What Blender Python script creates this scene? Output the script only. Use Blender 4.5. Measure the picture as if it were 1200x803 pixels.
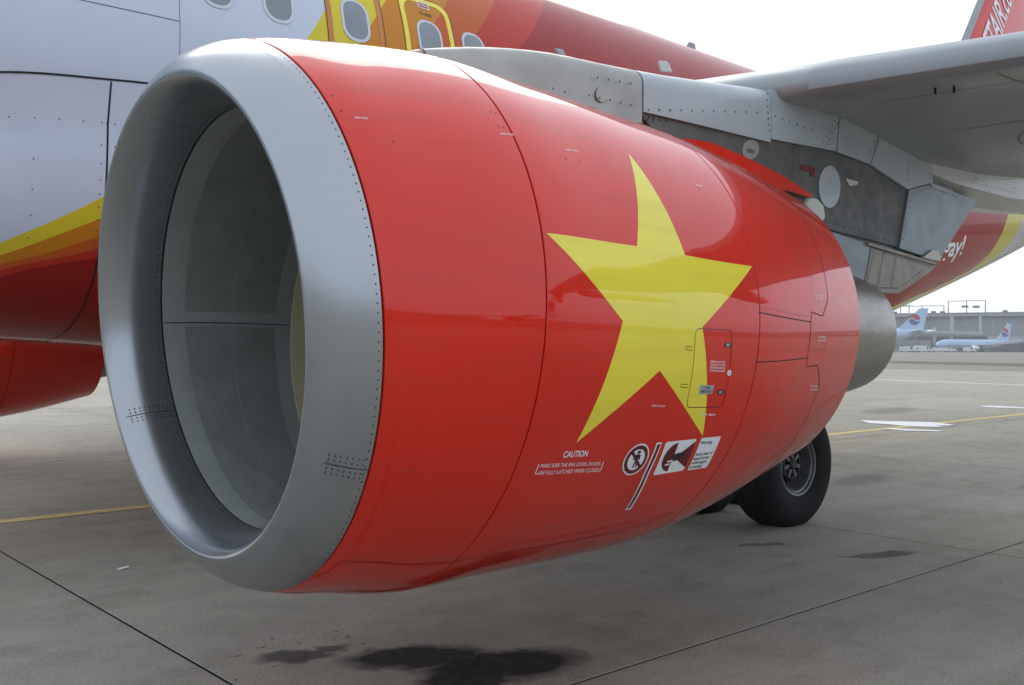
import bpy, bmesh, math, random
import numpy as np
from mathutils import Vector, Matrix
random.seed(7)
S = bpy.context.scene
for o in list(bpy.data.objects):
    bpy.data.objects.remove(o)
C = S.collection
R = math.radians

# ------------------------------------------------------------------ camera
CAM = np.array([9.9207, -9.3712, 1.5962])
TH, PI_, RO = R(41.4161), R(0.2696), R(0.1676)
FPX = 1156.1829
fw = np.array([math.sin(TH)*math.cos(PI_), math.cos(TH)*math.cos(PI_), math.sin(PI_)])
_r = np.array([math.cos(TH), -math.sin(TH), 0.0])
_u = np.cross(_r, fw)
rt = _r*math.cos(RO)+_u*math.sin(RO)
up = -_r*math.sin(RO)+_u*math.cos(RO)
cd = bpy.data.cameras.new('camera')
cd.sensor_width = 36.0
cd.lens = FPX*36/1200
cd.clip_start = 0.05
cd.clip_end = 9000
cam = bpy.data.objects.new('camera', cd)
C.objects.link(cam)
cam.matrix_world = Matrix(((rt[0], up[0], -fw[0], CAM[0]), (rt[1], up[1], -fw[1], CAM[1]), (rt[2], up[2], -fw[2], CAM[2]), (0, 0, 0, 1)))
S.camera = cam

# ------------------------------------------------------------------ light
SUN_AZ, SUN_EL = R(28), R(34)          # azimuth from +Y towards +X
sdir = Vector((math.sin(SUN_AZ)*math.cos(SUN_EL), math.cos(SUN_AZ)*math.cos(SUN_EL), math.sin(SUN_EL)))
w = bpy.data.worlds.new('World')
S.world = w
w.use_nodes = True
nt = w.node_tree
bg = nt.nodes['Background']
sky = nt.nodes.new('ShaderNodeTexSky')
sky.sky_type = 'NISHITA'
sky.sun_disc = False
sky.sun_elevation = SUN_EL
sky.sun_rotation = SUN_AZ
sky.dust_density = 3.0
sky.air_density = 0.42
sky.ozone_density = 0.2
# hazy overcast: the clear sky shows through an even pale cloud veil
veil = nt.nodes.new('ShaderNodeMix'); veil.data_type = 'RGBA'
veil.inputs[0].default_value = 0.84
veil.inputs[7].default_value = (3.0, 3.28, 3.65, 1)
nt.links.new(sky.outputs[0], veil.inputs[6])
nt.links.new(veil.outputs[2], bg.inputs[0])
bg.inputs[1].default_value = 0.15
sl = bpy.data.lights.new('sun', 'SUN')
sl.energy = 0.5
sl.angle = R(45)
sl.color = (1.0, 0.94, 0.86)
so = bpy.data.objects.new('sun', sl)
C.objects.link(so)
so.rotation_euler = sdir.to_track_quat('Z', 'Y').to_euler()
S.view_settings.view_transform = 'Standard'
S.view_settings.look = 'None'
S.view_settings.gamma = 1
S.view_settings.exposure = 1.3
S.render.engine = 'CYCLES'

# ------------------------------------------------------------------ helpers
def ray(px):
    return fw + ((px[0]-600)/FPX)*rt - ((px[1]-401.5)/FPX)*up

def on(px, axis, val):
    d = ray(px)
    t = (val-CAM[axis])/d[axis]
    return CAM+d*t

def cub(x, y, q):
    x = np.asarray(x, float); y = np.asarray(y, float); q = np.clip(np.asarray(q, float), x[0], x[-1])
    h = np.diff(x); d = np.diff(y)/h
    m = np.empty_like(y); m[0] = d[0]; m[-1] = d[-1]
    m[1:-1] = (d[:-1]*h[1:]+d[1:]*h[:-1])/(h[:-1]+h[1:])
    i = np.clip(np.searchsorted(x, q)-1, 0, len(x)-2); t = (q-x[i])/h[i]
    t2 = t*t; t3 = t2*t
    return (2*t3-3*t2+1)*y[i]+(t3-2*t2+t)*h[i]*m[i]+(-2*t3+3*t2)*y[i+1]+(t3-t2)*h[i]*m[i+1]

def tab(x, y, lo=None, hi=None, n=3000):
    """fast scalar lookup of the smooth curve through (x, y)"""
    lo = x[0] if lo is None else lo; hi = x[-1] if hi is None else hi
    T_ = cub(x, y, np.linspace(lo, hi, n)).tolist(); k = (n-1)/(hi-lo)
    def g(q):
        p = (float(q)-lo)*k
        if p <= 0: return T_[0]
        if p >= n-1: return T_[-1]
        i = int(p); return T_[i]+(T_[i+1]-T_[i])*(p-i)
    return g

def tag(o, label=None, cat=None, group=None, kind=None):
    if label: o['label'] = label
    if cat: o['category'] = cat
    if group: o['group'] = group
    if kind: o['kind'] = kind
    return o

def link(name, me, parent=None):
    o = bpy.data.objects.new(name, me)
    C.objects.link(o)
    if parent is not None: o.parent = parent
    return o

def mesh(name, v, f, mat, parent=None, smooth=False, auto=None):
    me = bpy.data.meshes.new(name)
    me.from_pydata([tuple(map(float, p)) for p in v], [], f)
    me.materials.append(mat)
    if smooth:
        me.polygons.foreach_set('use_smooth', [True]*len(me.polygons))
        if auto:
            me.set_sharp_from_angle(angle=R(auto))
    me.update()
    return link(name, me, parent)

def empty(name, loc=(0, 0, 0), rz=0):
    o = bpy.data.objects.new(name, None)
    C.objects.link(o)
    o.location = loc
    o.rotation_euler = (0, 0, rz)
    o.empty_display_size = 0.3
    return o

class MB:
    """collects shapes for ONE mesh"""
    def __init__(s): s.v = []; s.f = []
    def add(s, v, f):
        n = len(s.v); s.v += [tuple(p) for p in v]; s.f += [tuple(i+n for i in q) for q in f]
        return s
    def box(s, a, b):
        x0, y0, z0 = a; x1, y1, z1 = b
        v = [(x0, y0, z0), (x1, y0, z0), (x1, y1, z0), (x0, y1, z0), (x0, y0, z1), (x1, y0, z1), (x1, y1, z1), (x0, y1, z1)]
        return s.add(v, [(0, 3, 2, 1), (4, 5, 6, 7), (0, 1, 5, 4), (1, 2, 6, 5), (2, 3, 7, 6), (3, 0, 4, 7)])
    def tube(s, a, b, r, n=10, r2=None):
        a = Vector(a); b = Vector(b); d = (b-a).normalized()
        q = d.to_track_quat('Z', 'Y'); r2 = r if r2 is None else r2
        v = []
        for p, rr in ((a, r), (b, r2)):
            for i in range(n):
                t = 2*math.pi*i/n
                v.append(tuple(p+q @ Vector((rr*math.cos(t), rr*math.sin(t), 0))))
        f = [(i, (i+1) % n, n+(i+1) % n, n+i) for i in range(n)]
        f += [tuple(range(n-1, -1, -1)), tuple(range(n, 2*n))]
        return s.add(v, f)
    def prism(s, poly, y0, y1):
        """poly: (x,z) list, extruded from y0 to y1"""
        n = len(poly)
        v = [(x, y0, z) for x, z in poly]+[(x, y1, z) for x, z in poly]
        f = [tuple(range(n)), tuple(range(2*n-1, n-1, -1))]+[((i+1) % n, i, n+i, n+(i+1) % n) for i in range(n)]
        return s.add(v, f)
    def build(s, name, mat, parent=None, smooth=False, auto=None, bevel=0, seg=2):
        o = mesh(name, s.v, s.f, mat, parent, smooth, auto)
        bm = bmesh.new(); bm.from_mesh(o.data)
        bmesh.ops.recalc_face_normals(bm, faces=bm.faces)
        if bevel:
            bmesh.ops.bevel(bm, geom=[e for e in bm.edges if e.is_manifold and e.calc_face_angle(0) > R(25)], offset=bevel, segments=seg, affect='EDGES', clamp_overlap=True)
        bm.to_mesh(o.data); bm.free()
        if bevel or smooth:
            o.data.polygons.foreach_set('use_smooth', [True]*len(o.data.polygons))
            o.data.set_sharp_from_angle(angle=R(auto or 35))
        return o

def grid_faces(nu, nv, closed=True, off=0):
    f = []
    for i in range(nu-1):
        for j in range(nv if closed else nv-1):
            k = (j+1) % nv
            f.append((off+i*nv+j, off+i*nv+k, off+(i+1)*nv+k, off+(i+1)*nv+j))
    return f

# ------------------------------------------------------------------ materials
MAT = {}
def nodes(m):
    m.use_nodes = True
    return m.node_tree.nodes, m.node_tree.links, m.node_tree.nodes['Principled BSDF']

def noise_mix(m, col, var, scale, detail=4, bump=0.0, bscale=None, rough=None, rvar=0.0, stretch=None, coord='Object'):
    """base colour broken up by two noises, optional bump and roughness variation"""
    N, L, b = nodes(m)
    tc = N.new('ShaderNodeTexCoord')
    vec = tc.outputs[coord]
    if stretch:
        mp = N.new('ShaderNodeMapping'); mp.inputs['Scale'].default_value = stretch
        L.new(vec, mp.inputs[0]); vec = mp.outputs[0]
    n1 = N.new('ShaderNodeTexNoise'); n1.inputs['Scale'].default_value = scale; n1.inputs['Detail'].default_value = detail
    n1.inputs['Roughness'].default_value = 0.62
    L.new(vec, n1.inputs['Vector'])
    cr = N.new('ShaderNodeValToRGB')
    cr.color_ramp.elements[0].position = 0.3; cr.color_ramp.elements[1].position = 0.7
    cr.color_ramp.elements[0].color = tuple(c*(1-var) for c in col)+(1,)
    cr.color_ramp.elements[1].color = tuple(min(1, c*(1+var)) for c in col)+(1,)
    L.new(n1.outputs[0], cr.inputs[0]); L.new(cr.outputs[0], b.inputs['Base Color'])
    if rough is not None:
        mr = N.new('ShaderNodeMapRange'); mr.inputs[1].default_value = 0.3; mr.inputs[2].default_value = 0.7
        mr.inputs[3].default_value = max(0.02, rough-rvar); mr.inputs[4].default_value = rough+rvar
        n2 = N.new('ShaderNodeTexNoise'); n2.inputs['Scale'].default_value = scale*2.7; n2.inputs['Detail'].default_value = 5
        L.new(vec, n2.inputs['Vector']); L.new(n2.outputs[0], mr.inputs[0]); L.new(mr.outputs[0], b.inputs['Roughness'])
    if bump:
        n3 = N.new('ShaderNodeTexNoise'); n3.inputs['Scale'].default_value = bscale or scale*8; n3.inputs['Detail'].default_value = 6
        L.new(vec, n3.inputs['Vector'])
        bp = N.new('ShaderNodeBump'); bp.inputs['Strength'].default_value = bump; bp.inputs['Distance'].default_value = 0.01
        L.new(n3.outputs[0], bp.inputs['Height']); L.new(bp.outputs[0], b.inputs['Normal'])
    return N, L, b

def simple(name, col, rough=0.5, metal=0.0, var=0.12, scale=3.0, bump=0.0, bscale=None, coat=0.0, rvar=0.05, stretch=None, spec=None, croughness=0.03):
    m = bpy.data.materials.new(name)
    N, L, b = noise_mix(m, col, var, scale, bump=bump, bscale=bscale, rough=rough, rvar=rvar, stretch=stretch)
    b.inputs['Metallic'].default_value = metal
    b.inputs['Coat Weight'].default_value = coat
    b.inputs['Coat Roughness'].default_value = croughness
    if spec is not None: b.inputs['Specular IOR Level'].default_value = spec
    MAT[name] = m
    return m

RED = (0.66, 0.014, 0.001)
YEL = (0.84, 0.72, 0.05)
simple('red_paint', RED, 0.5, var=0.04, scale=2.0, coat=1.0, croughness=0.015, spec=0.1)
simple('yellow_paint', YEL, 0.5, var=0.03, scale=2.0, coat=1.0, croughness=0.015, spec=0.1)
for _n in ('red_paint', 'yellow_paint'):
    _N, _L, _b = nodes(MAT[_n])
    _tc = _N.new('ShaderNodeTexCoord'); _w = _N.new('ShaderNodeTexNoise'); _w.inputs['Scale'].default_value = 3.2; _w.inputs['Detail'].default_value = 3
    _bp = _N.new('ShaderNodeBump'); _bp.inputs['Strength'].default_value = 0.10; _bp.inputs['Distance'].default_value = 0.008
    _L.new(_tc.outputs['Object'], _w.inputs['Vector']); _L.new(_w.outputs[0], _bp.inputs['Height']); _L.new(_bp.outputs[0], _b.inputs['Coat Normal'])
    _mp = _N.new('ShaderNodeMapping'); _mp.inputs['Scale'].default_value = (0.6, 9, 9); _L.new(_tc.outputs['Object'], _mp.inputs[0])
    _s = _N.new('ShaderNodeTexNoise'); _s.inputs['Scale'].default_value = 1.6; _s.inputs['Detail'].default_value = 6; _L.new(_mp.outputs[0], _s.inputs['Vector'])
    _r = _N.new('ShaderNodeMapRange'); _r.inputs[1].default_value = 0.45; _r.inputs[2].default_value = 0.85; _r.inputs[3].default_value = 0.0; _r.inputs[4].default_value = 0.16
    _L.new(_s.outputs[0], _r.inputs[0])
    _c = _b.inputs['Base Color'].links[0].from_socket
    _x = _N.new('ShaderNodeMix'); _x.data_type = 'RGBA'; _L.new(_r.outputs[0], _x.inputs[0]); _L.new(_c, _x.inputs[6]); _x.inputs[7].default_value = (0.10, 0.05, 0.03, 1)
    _L.new(_x.outputs[2], _b.inputs['Base Color'])
simple('satin_lip', (0.37, 0.385, 0.405), 0.25, metal=0.85, var=0.02, scale=3, rvar=0.008)
simple('barrel_grey', (0.29, 0.31, 0.295), 0.55, var=0.10, scale=4, rvar=0.06)
simple('barrel_dark', (0.205, 0.222, 0.21), 0.6, var=0.12, scale=6)
simple('abradable', (0.52, 0.47, 0.30), 0.6, var=0.08)
simple('titanium', (0.30, 0.31, 0.33), 0.35, metal=0.9, var=0.1)
simple('black_gap', (0.012, 0.012, 0.012), 0.8)
simple('rivet', (0.05, 0.052, 0.055), 0.5, metal=0.3)
simple('nozzle_metal', (0.30, 0.275, 0.24), 0.30, metal=0.85, var=0.10, scale=2.0, bump=0.02, bscale=30, stretch=(1, 3, 3), rvar=0.05)
simple('white_paint', (0.72, 0.76, 0.82), 0.35, var=0.04, scale=1.2, coat=0.5)
simple('decal_white', (0.82, 0.84, 0.86), 0.4, var=0.03)
simple('decal_maroon', (0.13, 0.004, 0.008), 0.4, var=0.05)
simple('decal_black', (0.015, 0.015, 0.018), 0.5)
simple('decal_orange', (0.52, 0.17, 0.008), 0.35, coat=0.5)
simple('data_plate', (0.42, 0.44, 0.46), 0.35, metal=0.5)
simple('fairing_metal', (0.36, 0.35, 0.325), 0.42, metal=0.6, var=0.16, scale=2.5, rvar=0.08)
simple('fairing_grey', (0.37, 0.41, 0.425), 0.33, var=0.06, scale=2, coat=0.4)
simple('pylon_dark', (0.13, 0.128, 0.122), 0.5, metal=0.5, var=0.18, scale=5, rvar=0.1, bump=0.02)
simple('aft_grey', (0.23, 0.255, 0.27), 0.36, metal=0.45, var=0.09, scale=3, rvar=0.05)
simple('shield_beige', (0.27, 0.25, 0.21), 0.42, metal=0.6, var=0.16, scale=5)
simple('fairing_cream', (0.55, 0.54, 0.49), 0.35, var=0.05, coat=0.4)
simple('wing_grey', (0.29, 0.315, 0.318), 0.38, var=0.08, scale=1.5, coat=0.2, rvar=0.06)
simple('slat_grey', (0.30, 0.325, 0.345), 0.4, metal=0.2, var=0.06, scale=2)
simple('tyre_rubber', (0.011, 0.011, 0.012), 0.8, spec=0.25, var=0.25, scale=9, bump=0.1, bscale=60)
simple('rim_grey', (0.17, 0.17, 0.17), 0.42, metal=0.5, var=0.15, scale=12)
simple('brake_dark', (0.045, 0.045, 0.047), 0.5, metal=0.6, var=0.2, scale=14)
simple('strut_grey', (0.42, 0.43, 0.44), 0.4, metal=0.3, var=0.12)
simple('pane_grey', (0.20, 0.235, 0.26), 0.12, var=0.12, scale=2.0, coat=0.5)
simple('frame_grey', (0.52, 0.55, 0.60), 0.4, metal=0.4)
simple('line_yellow', (0.52, 0.40, 0.09), 0.6, var=0.25, scale=7)
simple('line_white', (0.6, 0.6, 0.58), 0.6, var=0.2, scale=4)
simple('paper', (0.8, 0.8, 0.78), 0.7)
simple('jet_blue', (0.34, 0.50, 0.66), 0.35, var=0.04)
simple('jet_silver', (0.50, 0.53, 0.56), 0.35, var=0.05)
simple('jet_white', (0.75, 0.77, 0.8), 0.35, var=0.04)
simple('emblem_red', (0.35, 0.03, 0.05), 0.4)
simple('emblem_blue', (0.02, 0.05, 0.2), 0.4)
simple('terminal_glass', (0.14, 0.165, 0.16), 0.5, var=0.2, scale=0.12, rvar=0.06)
simple('terminal_metal', (0.18, 0.20, 0.195), 0.5, var=0.1, scale=0.2)
simple('terminal_light', (0.34, 0.36, 0.36), 0.5, var=0.1, scale=0.3)
simple('mast_dark', (0.10, 0.10, 0.11), 0.6)
simple('vehicle_white', (0.65, 0.67, 0.68), 0.4)
simple('vehicle_glass', (0.03, 0.04, 0.05), 0.15)

# fuselage livery: bands whose edges run along curves x = h(z)
def livery():
    m = bpy.data.materials.new('livery')
    N, L, b = nodes(m)
    tc = N.new('ShaderNodeTexCoord'); sx = N.new('ShaderNodeSeparateXYZ'); L.new(tc.outputs['Object'], sx.inputs[0])
    X, Z = sx.outputs[0], sx.outputs[2]
    def math_(op, a, b_=None, c=None):
        n = N.new('ShaderNodeMath'); n.operation = op
        for i, q in enumerate((a, b_, c)):
            if q is None: continue
            if isinstance(q, (int, float)): n.inputs[i].default_value = q
            else: L.new(q, n.inputs[i])
        return n.outputs[0]
    def curve(inp, lo, hi, olo, ohi, pts):
        t = math_('DIVIDE', math_('SUBTRACT', inp, lo), hi-lo)
        fc = N.new('ShaderNodeFloatCurve'); cm = fc.mapping; cm.use_clip = False
        c = cm.curves[0]
        P = [((a-lo)/(hi-lo), (v-olo)/(ohi-olo)) for a, v in pts]
        c.points[0].location = P[0]; c.points[1].location = P[-1]
        for p in P[1:-1]: c.points.new(*p)
        for p in c.points: p.handle_type = 'AUTO'
        cm.update()
        L.new(t, fc.inputs['Value'])
        return math_('MULTIPLY_ADD', fc.outputs[0], ohi-olo, olo)
    # white -> yellow edge and red-orange -> red edge as functions of height
    def edge_pts(low, px):
        up_ = sorted([(z, x) for x, z in map(sxz, px)])
        (z0, x0_), (z1, x1_) = up_[-2], up_[-1]
        k = (x1_-x0_)/(z1-z0)
        return low+up_+[(6.2, x1_+k*(6.2-z1))]
    h1 = curve(Z, 1.0, 6.2, 8, 18, edge_pts([(1.0, 9.0), (1.7, 10.6), (2.29, 11.75), (2.67, 12.42), (3.4, 13.45)], [(361, 44), (387, 0)]))
    h4 = curve(Z, 1.0, 6.2, 8, 18, edge_pts([(1.0, 9.8), (1.7, 11.1), (2.10, 11.75), (2.31, 12.42), (3.4, 14.7)], [(550.7, 48.6), (580, 0)]))
    t = math_('DIVIDE', math_('SUBTRACT', X, h1), math_('SUBTRACT', h4, h1))
    t = math_('DIVIDE', math_('ADD', t, 1.0), 4.0)
    cr = N.new('ShaderNodeValToRGB'); cr.color_ramp.interpolation = 'CONSTANT'
    el = cr.color_ramp.elements
    stops = [(0.0, (0.575, 0.64, 0.735)), (0.25, (0.68, 0.56, 0.03)), (0.327, (0.56, 0.21, 0.012)), (0.419, (0.52, 0.10, 0.015)), (0.5, (0.48, 0.03, 0.014)), (0.592, (0.31, 0.010, 0.007))]
    el[0].position = 0; el[0].color = stops[0][1]+(1,)
    el[1].position = stops[1][0]; el[1].color = stops[1][1]+(1,)
    for p, c in stops[2:]:
        e = el.new(p); e.color = c+(1,)
    L.new(t, cr.inputs[0])
    # tail: red, a yellow band, grey belly, edges z = g(x)
    def tail_pts(px, lo):
        q = sorted(map(sxz, px)); (xa_, za_), (xb_, zb_) = q[-2], q[-1]
        return [(23, lo)]+q+[(xb_+1.2, min(zb_+1.2*(zb_-za_)/(xb_-xa_), 6.9)), (37.6, 7.0)]
    g1 = curve(X, 23, 37.6, 1, 7, tail_pts([(1067, 350), (1100, 335.5), (1121, 325), (1143.5, 312), (1166, 288.6), (1177, 266), (1182.7, 246)], 1.5))
    g2 = curve(X, 23, 37.6, 1, 7, tail_pts([(1090, 343), (1112, 333), (1135, 321), (1157, 309), (1186, 281), (1197, 262)], 1.2))
    mx = N.new('ShaderNodeMix'); mx.data_type = 'RGBA'
    mx2 = N.new('ShaderNodeMix'); mx2.data_type = 'RGBA'
    below1 = math_('MULTIPLY', math_('LESS_THAN', Z, g1), math_('GREATER_THAN', X, 23.0))
    below2 = math_('MULTIPLY', math_('LESS_THAN', Z, g2), math_('GREATER_THAN', X, 23.0))
    L.new(below1, mx.inputs[0]); L.new(cr.outputs[0], mx.inputs[6]); mx.inputs[7].default_value = (0.58, 0.50, 0.05, 1)
    L.new(below2, mx2.inputs[0]); L.new(mx.outputs[2], mx2.inputs[6]); mx2.inputs[7].default_value = (0.50, 0.52, 0.52, 1)
    nz = N.new('ShaderNodeTexNoise'); nz.inputs['Scale'].default_value = 0.9; nz.inputs['Detail'].default_value = 5
    L.new(tc.outputs['Object'], nz.inputs['Vector'])
    hs = N.new('ShaderNodeHueSaturation')
    mr = N.new('ShaderNodeMapRange'); mr.inputs[3].default_value = 0.9; mr.inputs[4].default_value = 1.08
    L.new(nz.outputs[0], mr.inputs[0]); L.new(mr.outputs[0], hs.inputs['Value']); L.new(mx2.outputs[2], hs.inputs['Color'])
    L.new(hs.outputs[0], b.inputs['Base Color'])
    b.inputs['Roughness'].default_value = 0.5; b.inputs['Specular IOR Level'].default_value = 0.1
    b.inputs['Coat Weight'].default_value = 0.45; b.inputs['Coat Roughness'].default_value = 0.06
    # slight waviness of the skin
    wv = N.new('ShaderNodeTexNoise'); wv.inputs['Scale'].default_value = 2.2; wv.inputs['Detail'].default_value = 1
    L.new(tc.outputs['Object'], wv.inputs['Vector'])
    bp = N.new('ShaderNodeBump'); bp.inputs['Strength'].default_value = 0.06; bp.inputs['Distance'].default_value = 0.05
    L.new(wv.outputs[0], bp.inputs['Height']); L.new(bp.outputs[0], b.inputs['Coat Normal'])
    MAT['livery'] = m

# concrete with oil stains at fixed places
STAINS = [(12.93, -5.24, 0.37, 0.19, -0.5, 0.97), (13.18, -5.62, 0.43, 0.23, -0.35, 1.0), (12.95, -5.66, 0.30, 0.20, 0, 0.97), (12.46, -4.83, 0.20, 0.10, -0.6, 0.75), (12.65, -4.83, 0.11, 0.06, 0, 0.7),
          (16.95, -5.50, 0.20, 0.07, -0.6, 0.6), (17.2, -5.56, 0.22, 0.08, -0.4, 0.7), (16.75, -4.72, 0.22, 0.06, -0.5, 0.55), (21.0, -3.2, 0.7, 0.25, 0.2, 0.3), (19.8, -1.6, 0.8, 0.2, 0.1, 0.25), (22.5, -4.8, 0.8, 0.2, 0.0, 0.3), (34.0, 3.2, 1.6, 0.5, 0.2, 0.35), (30.5, 4.6, 1.2, 0.3, 0.1, 0.3)]
def concrete(name, far=False):
    m = bpy.data.materials.new(name)
    N, L, b = nodes(m)
    g = N.new('ShaderNodeNewGeometry')
    P = g.outputs['Position']
    def noise(sc, det=5, rough=0.6, vec=P):
        n = N.new('ShaderNodeTexNoise'); n.inputs['Scale'].default_value = sc; n.inputs['Detail'].default_value = det; n.inputs['Roughness'].default_value = rough
        L.new(vec, n.inputs['Vector']); return n.outputs[0]
    def ramp(inp, p0, c0, p1, c1):
        r = N.new('ShaderNodeValToRGB'); e = r.color_ramp.elements
        e[0].position = p0; e[0].color = c0; e[1].position = p1; e[1].color = c1
        L.new(inp, r.inputs[0]); return r.outputs[0]
    def mix(kind, fac, a, b_):
        x = N.new('ShaderNodeMix'); x.data_type = 'RGBA'; x.blend_type = kind
        for i, q in ((0, fac), (6, a), (7, b_)):
            if isinstance(q, (int, float)): x.inputs[i].default_value = q
            elif isinstance(q, tuple): x.inputs[i].default_value = q
            else: L.new(q, x.inputs[i])
        return x.outputs[2]
    col = ramp(noise(0.35, 6), 0.3, (0.318, 0.302, 0.255, 1), 0.7, (0.365, 0.348, 0.298, 1))
    mott = ramp(noise(2.6, 8, 0.7), 0.3, (0.88, 0.88, 0.88, 1), 0.7, (1.08, 1.08, 1.08, 1))
    col = mix('MULTIPLY', 1.0, col, mott)
    grain = ramp(noise(55, 3, 0.75), 0.25, (0.74, 0.74, 0.74, 1), 0.75, (1.22, 1.22, 1.22, 1))
    col = mix('MULTIPLY', 1.0, col, grain)
    fine = ramp(noise(130, 2, 0.7), 0.3, (0.72, 0.72, 0.72, 1), 0.7, (1.24, 1.24, 1.24, 1))
    col = mix('MULTIPLY', 1.0, col, fine)
    # darker worn spots
    col = mix('MULTIPLY', 1.0, col, ramp(noise(1.1, 9, 0.75), 0.36, (0.82, 0.81, 0.80, 1), 0.50, (1.0, 1.0, 1.0, 1)))
    # hairline cracks, here and there
    vd = N.new('ShaderNodeTexNoise'); vd.inputs['Scale'].default_value = 2.5; vd.inputs['Detail'].default_value = 5; L.new(P, vd.inputs['Vector'])
    va = N.new('ShaderNodeVectorMath'); va.operation = 'MULTIPLY_ADD'; L.new(vd.outputs['Color'], va.inputs[0]); va.inputs[1].default_value = (.5, .5, 0); L.new(P, va.inputs[2])
    vo_ = N.new('ShaderNodeTexVoronoi'); vo_.feature = 'DISTANCE_TO_EDGE'; vo_.inputs['Scale'].default_value = 0.16; L.new(va.outputs[0], vo_.inputs['Vector'])
    cr_ = N.new('ShaderNodeMapRange'); cr_.inputs[1].default_value = 0.0012; cr_.inputs[2].default_value = 0.0005; L.new(vo_.outputs['Distance'], cr_.inputs[0])
    ck_ = N.new('ShaderNodeMapRange'); ck_.inputs[1].default_value = 0.52; ck_.inputs[2].default_value = 0.6; ck_.inputs[4].default_value = 0.55; L.new(noise(0.31, 3), ck_.inputs[0])
    cm_ = N.new('ShaderNodeMath'); cm_.operation = 'MULTIPLY'; L.new(cr_.outputs[0], cm_.inputs[0]); L.new(ck_.outputs[0], cm_.inputs[1])
    col = mix('MIX', cm_.outputs[0], col, (0.06, 0.055, 0.05, 1))
    # brush-like streaks along the taxi direction
    mp = N.new('ShaderNodeMapping'); mp.inputs['Scale'].default_value = (0.35, 3.0, 1); L.new(P, mp.inputs[0])
    st = ramp(noise(1.0, 6, 0.65, mp.outputs[0]), 0.35, (0.90, 0.895, 0.885, 1), 0.65, (1.05, 1.05, 1.05, 1))
    col = mix('MULTIPLY', 0.8, col, st)
    if not far:
        oi = N.new('ShaderNodeObjectInfo')
        col = mix('MULTIPLY', 1.0, col, ramp(oi.outputs['Random'], 0, (0.93, 0.93, 0.93, 1), 1, (1.05, 1.05, 1.04, 1)))
    rough = 0.62
    if not far:
        # stains: distorted ellipses in world space
        dn = N.new('ShaderNodeTexNoise'); dn.inputs['Scale'].default_value = 7; dn.inputs['Detail'].default_value = 6
        L.new(P, dn.inputs['Vector'])
        ds = N.new('ShaderNodeVectorMath'); ds.operation = 'SUBTRACT'; L.new(dn.outputs['Color'], ds.inputs[0]); ds.inputs[1].default_value = (0.5, 0.5, 0.5)
        sc = N.new('ShaderNodeVectorMath'); sc.operation = 'SCALE'; L.new(ds.outputs[0], sc.inputs[0]); sc.inputs['Scale'].default_value = 0.22
        ad = N.new('ShaderNodeVectorMath'); ad.operation = 'ADD'; L.new(P, ad.inputs[0]); L.new(sc.outputs[0], ad.inputs[1])
        mask = None
        for (x, y, a, bb, rot, k) in STAINS:
            mp = N.new('ShaderNodeMapping'); mp.vector_type = 'TEXTURE'
            mp.inputs['Location'].default_value = (x, y, 0); mp.inputs['Rotation'].default_value = (0, 0, rot); mp.inputs['Scale'].default_value = (a, bb, 1000)
            L.new(ad.outputs[0], mp.inputs[0])
            ln = N.new('ShaderNodeVectorMath'); ln.operation = 'LENGTH'; L.new(mp.outputs[0], ln.inputs[0])
            mr = N.new('ShaderNodeMapRange'); mr.inputs[1].default_value = 1.2; mr.inputs[2].default_value = 0.75; mr.inputs[3].default_value = 0; mr.inputs[4].default_value = k
            L.new(ln.outputs['Value'], mr.inputs[0])
            if mask is None: mask = mr.outputs[0]
            else:
                mm = N.new('ShaderNodeMath'); mm.operation = 'MAXIMUM'; L.new(mask, mm.inputs[0]); L.new(mr.outputs[0], mm.inputs[1]); mask = mm.outputs[0]
        # droplets scattered round the big stain
        vo = N.new('ShaderNodeTexVoronoi'); vo.inputs['Scale'].default_value = 9; L.new(ad.outputs[0], vo.inputs['Vector'])
        dr = N.new('ShaderNodeMath'); dr.operation = 'LESS_THAN'; L.new(vo.outputs['Distance'], dr.inputs[0]); dr.inputs[1].default_value = 0.16
        mp = N.new('ShaderNodeMapping'); mp.vector_type = 'TEXTURE'
        mp.inputs['Location'].default_value = (12.45, -4.75, 0); mp.inputs['Scale'].default_value = (0.55, 0.35, 1000); L.new(P, mp.inputs[0])
        ln = N.new('ShaderNodeVectorMath'); ln.operation = 'LENGTH'; L.new(mp.outputs[0], ln.inputs[0])
        lt = N.new('ShaderNodeMath'); lt.operation = 'LESS_THAN'; L.new(ln.outputs['Value'], lt.inputs[0]); lt.inputs[1].default_value = 1
        ml = N.new('ShaderNodeMath'); ml.operation = 'MULTIPLY'; L.new(dr.outputs[0], ml.inputs[0]); L.new(lt.outputs[0], ml.inputs[1])
        ml2 = N.new('ShaderNodeMath'); ml2.operation = 'MULTIPLY'; L.new(ml.outputs[0], ml2.inputs[0]); ml2.inputs[1].default_value = 0.6
        mm = N.new('ShaderNodeMath'); mm.operation = 'MAXIMUM'; L.new(mask, mm.inputs[0]); L.new(ml2.outputs[0], mm.inputs[1]); mask = mm.outputs[0]
        blot = N.new('ShaderNodeMapRange'); blot.inputs[1].default_value = .36; blot.inputs[2].default_value = .56; blot.inputs[3].default_value = .94; blot.inputs[4].default_value = 1
        L.new(noise(16, 6, .65), blot.inputs[0])
        mm = N.new('ShaderNodeMath'); mm.operation = 'MULTIPLY'; L.new(mask, mm.inputs[0]); L.new(blot.outputs[0], mm.inputs[1]); mask = mm.outputs[0]
        col = mix('MIX', mask, col, (0.022, 0.021, 0.019, 1))
        mr = N.new('ShaderNodeMapRange'); mr.inputs[3].default_value = 0.8; mr.inputs[4].default_value = 0.8
        L.new(mask, mr.inputs[0]); L.new(mr.outputs[0], b.inputs['Roughness'])
    else:
        b.inputs['Roughness'].default_value = 0.66
    if far: col = mix('MULTIPLY', 1.0, col, (0.62, 0.61, 0.60, 1))
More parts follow.
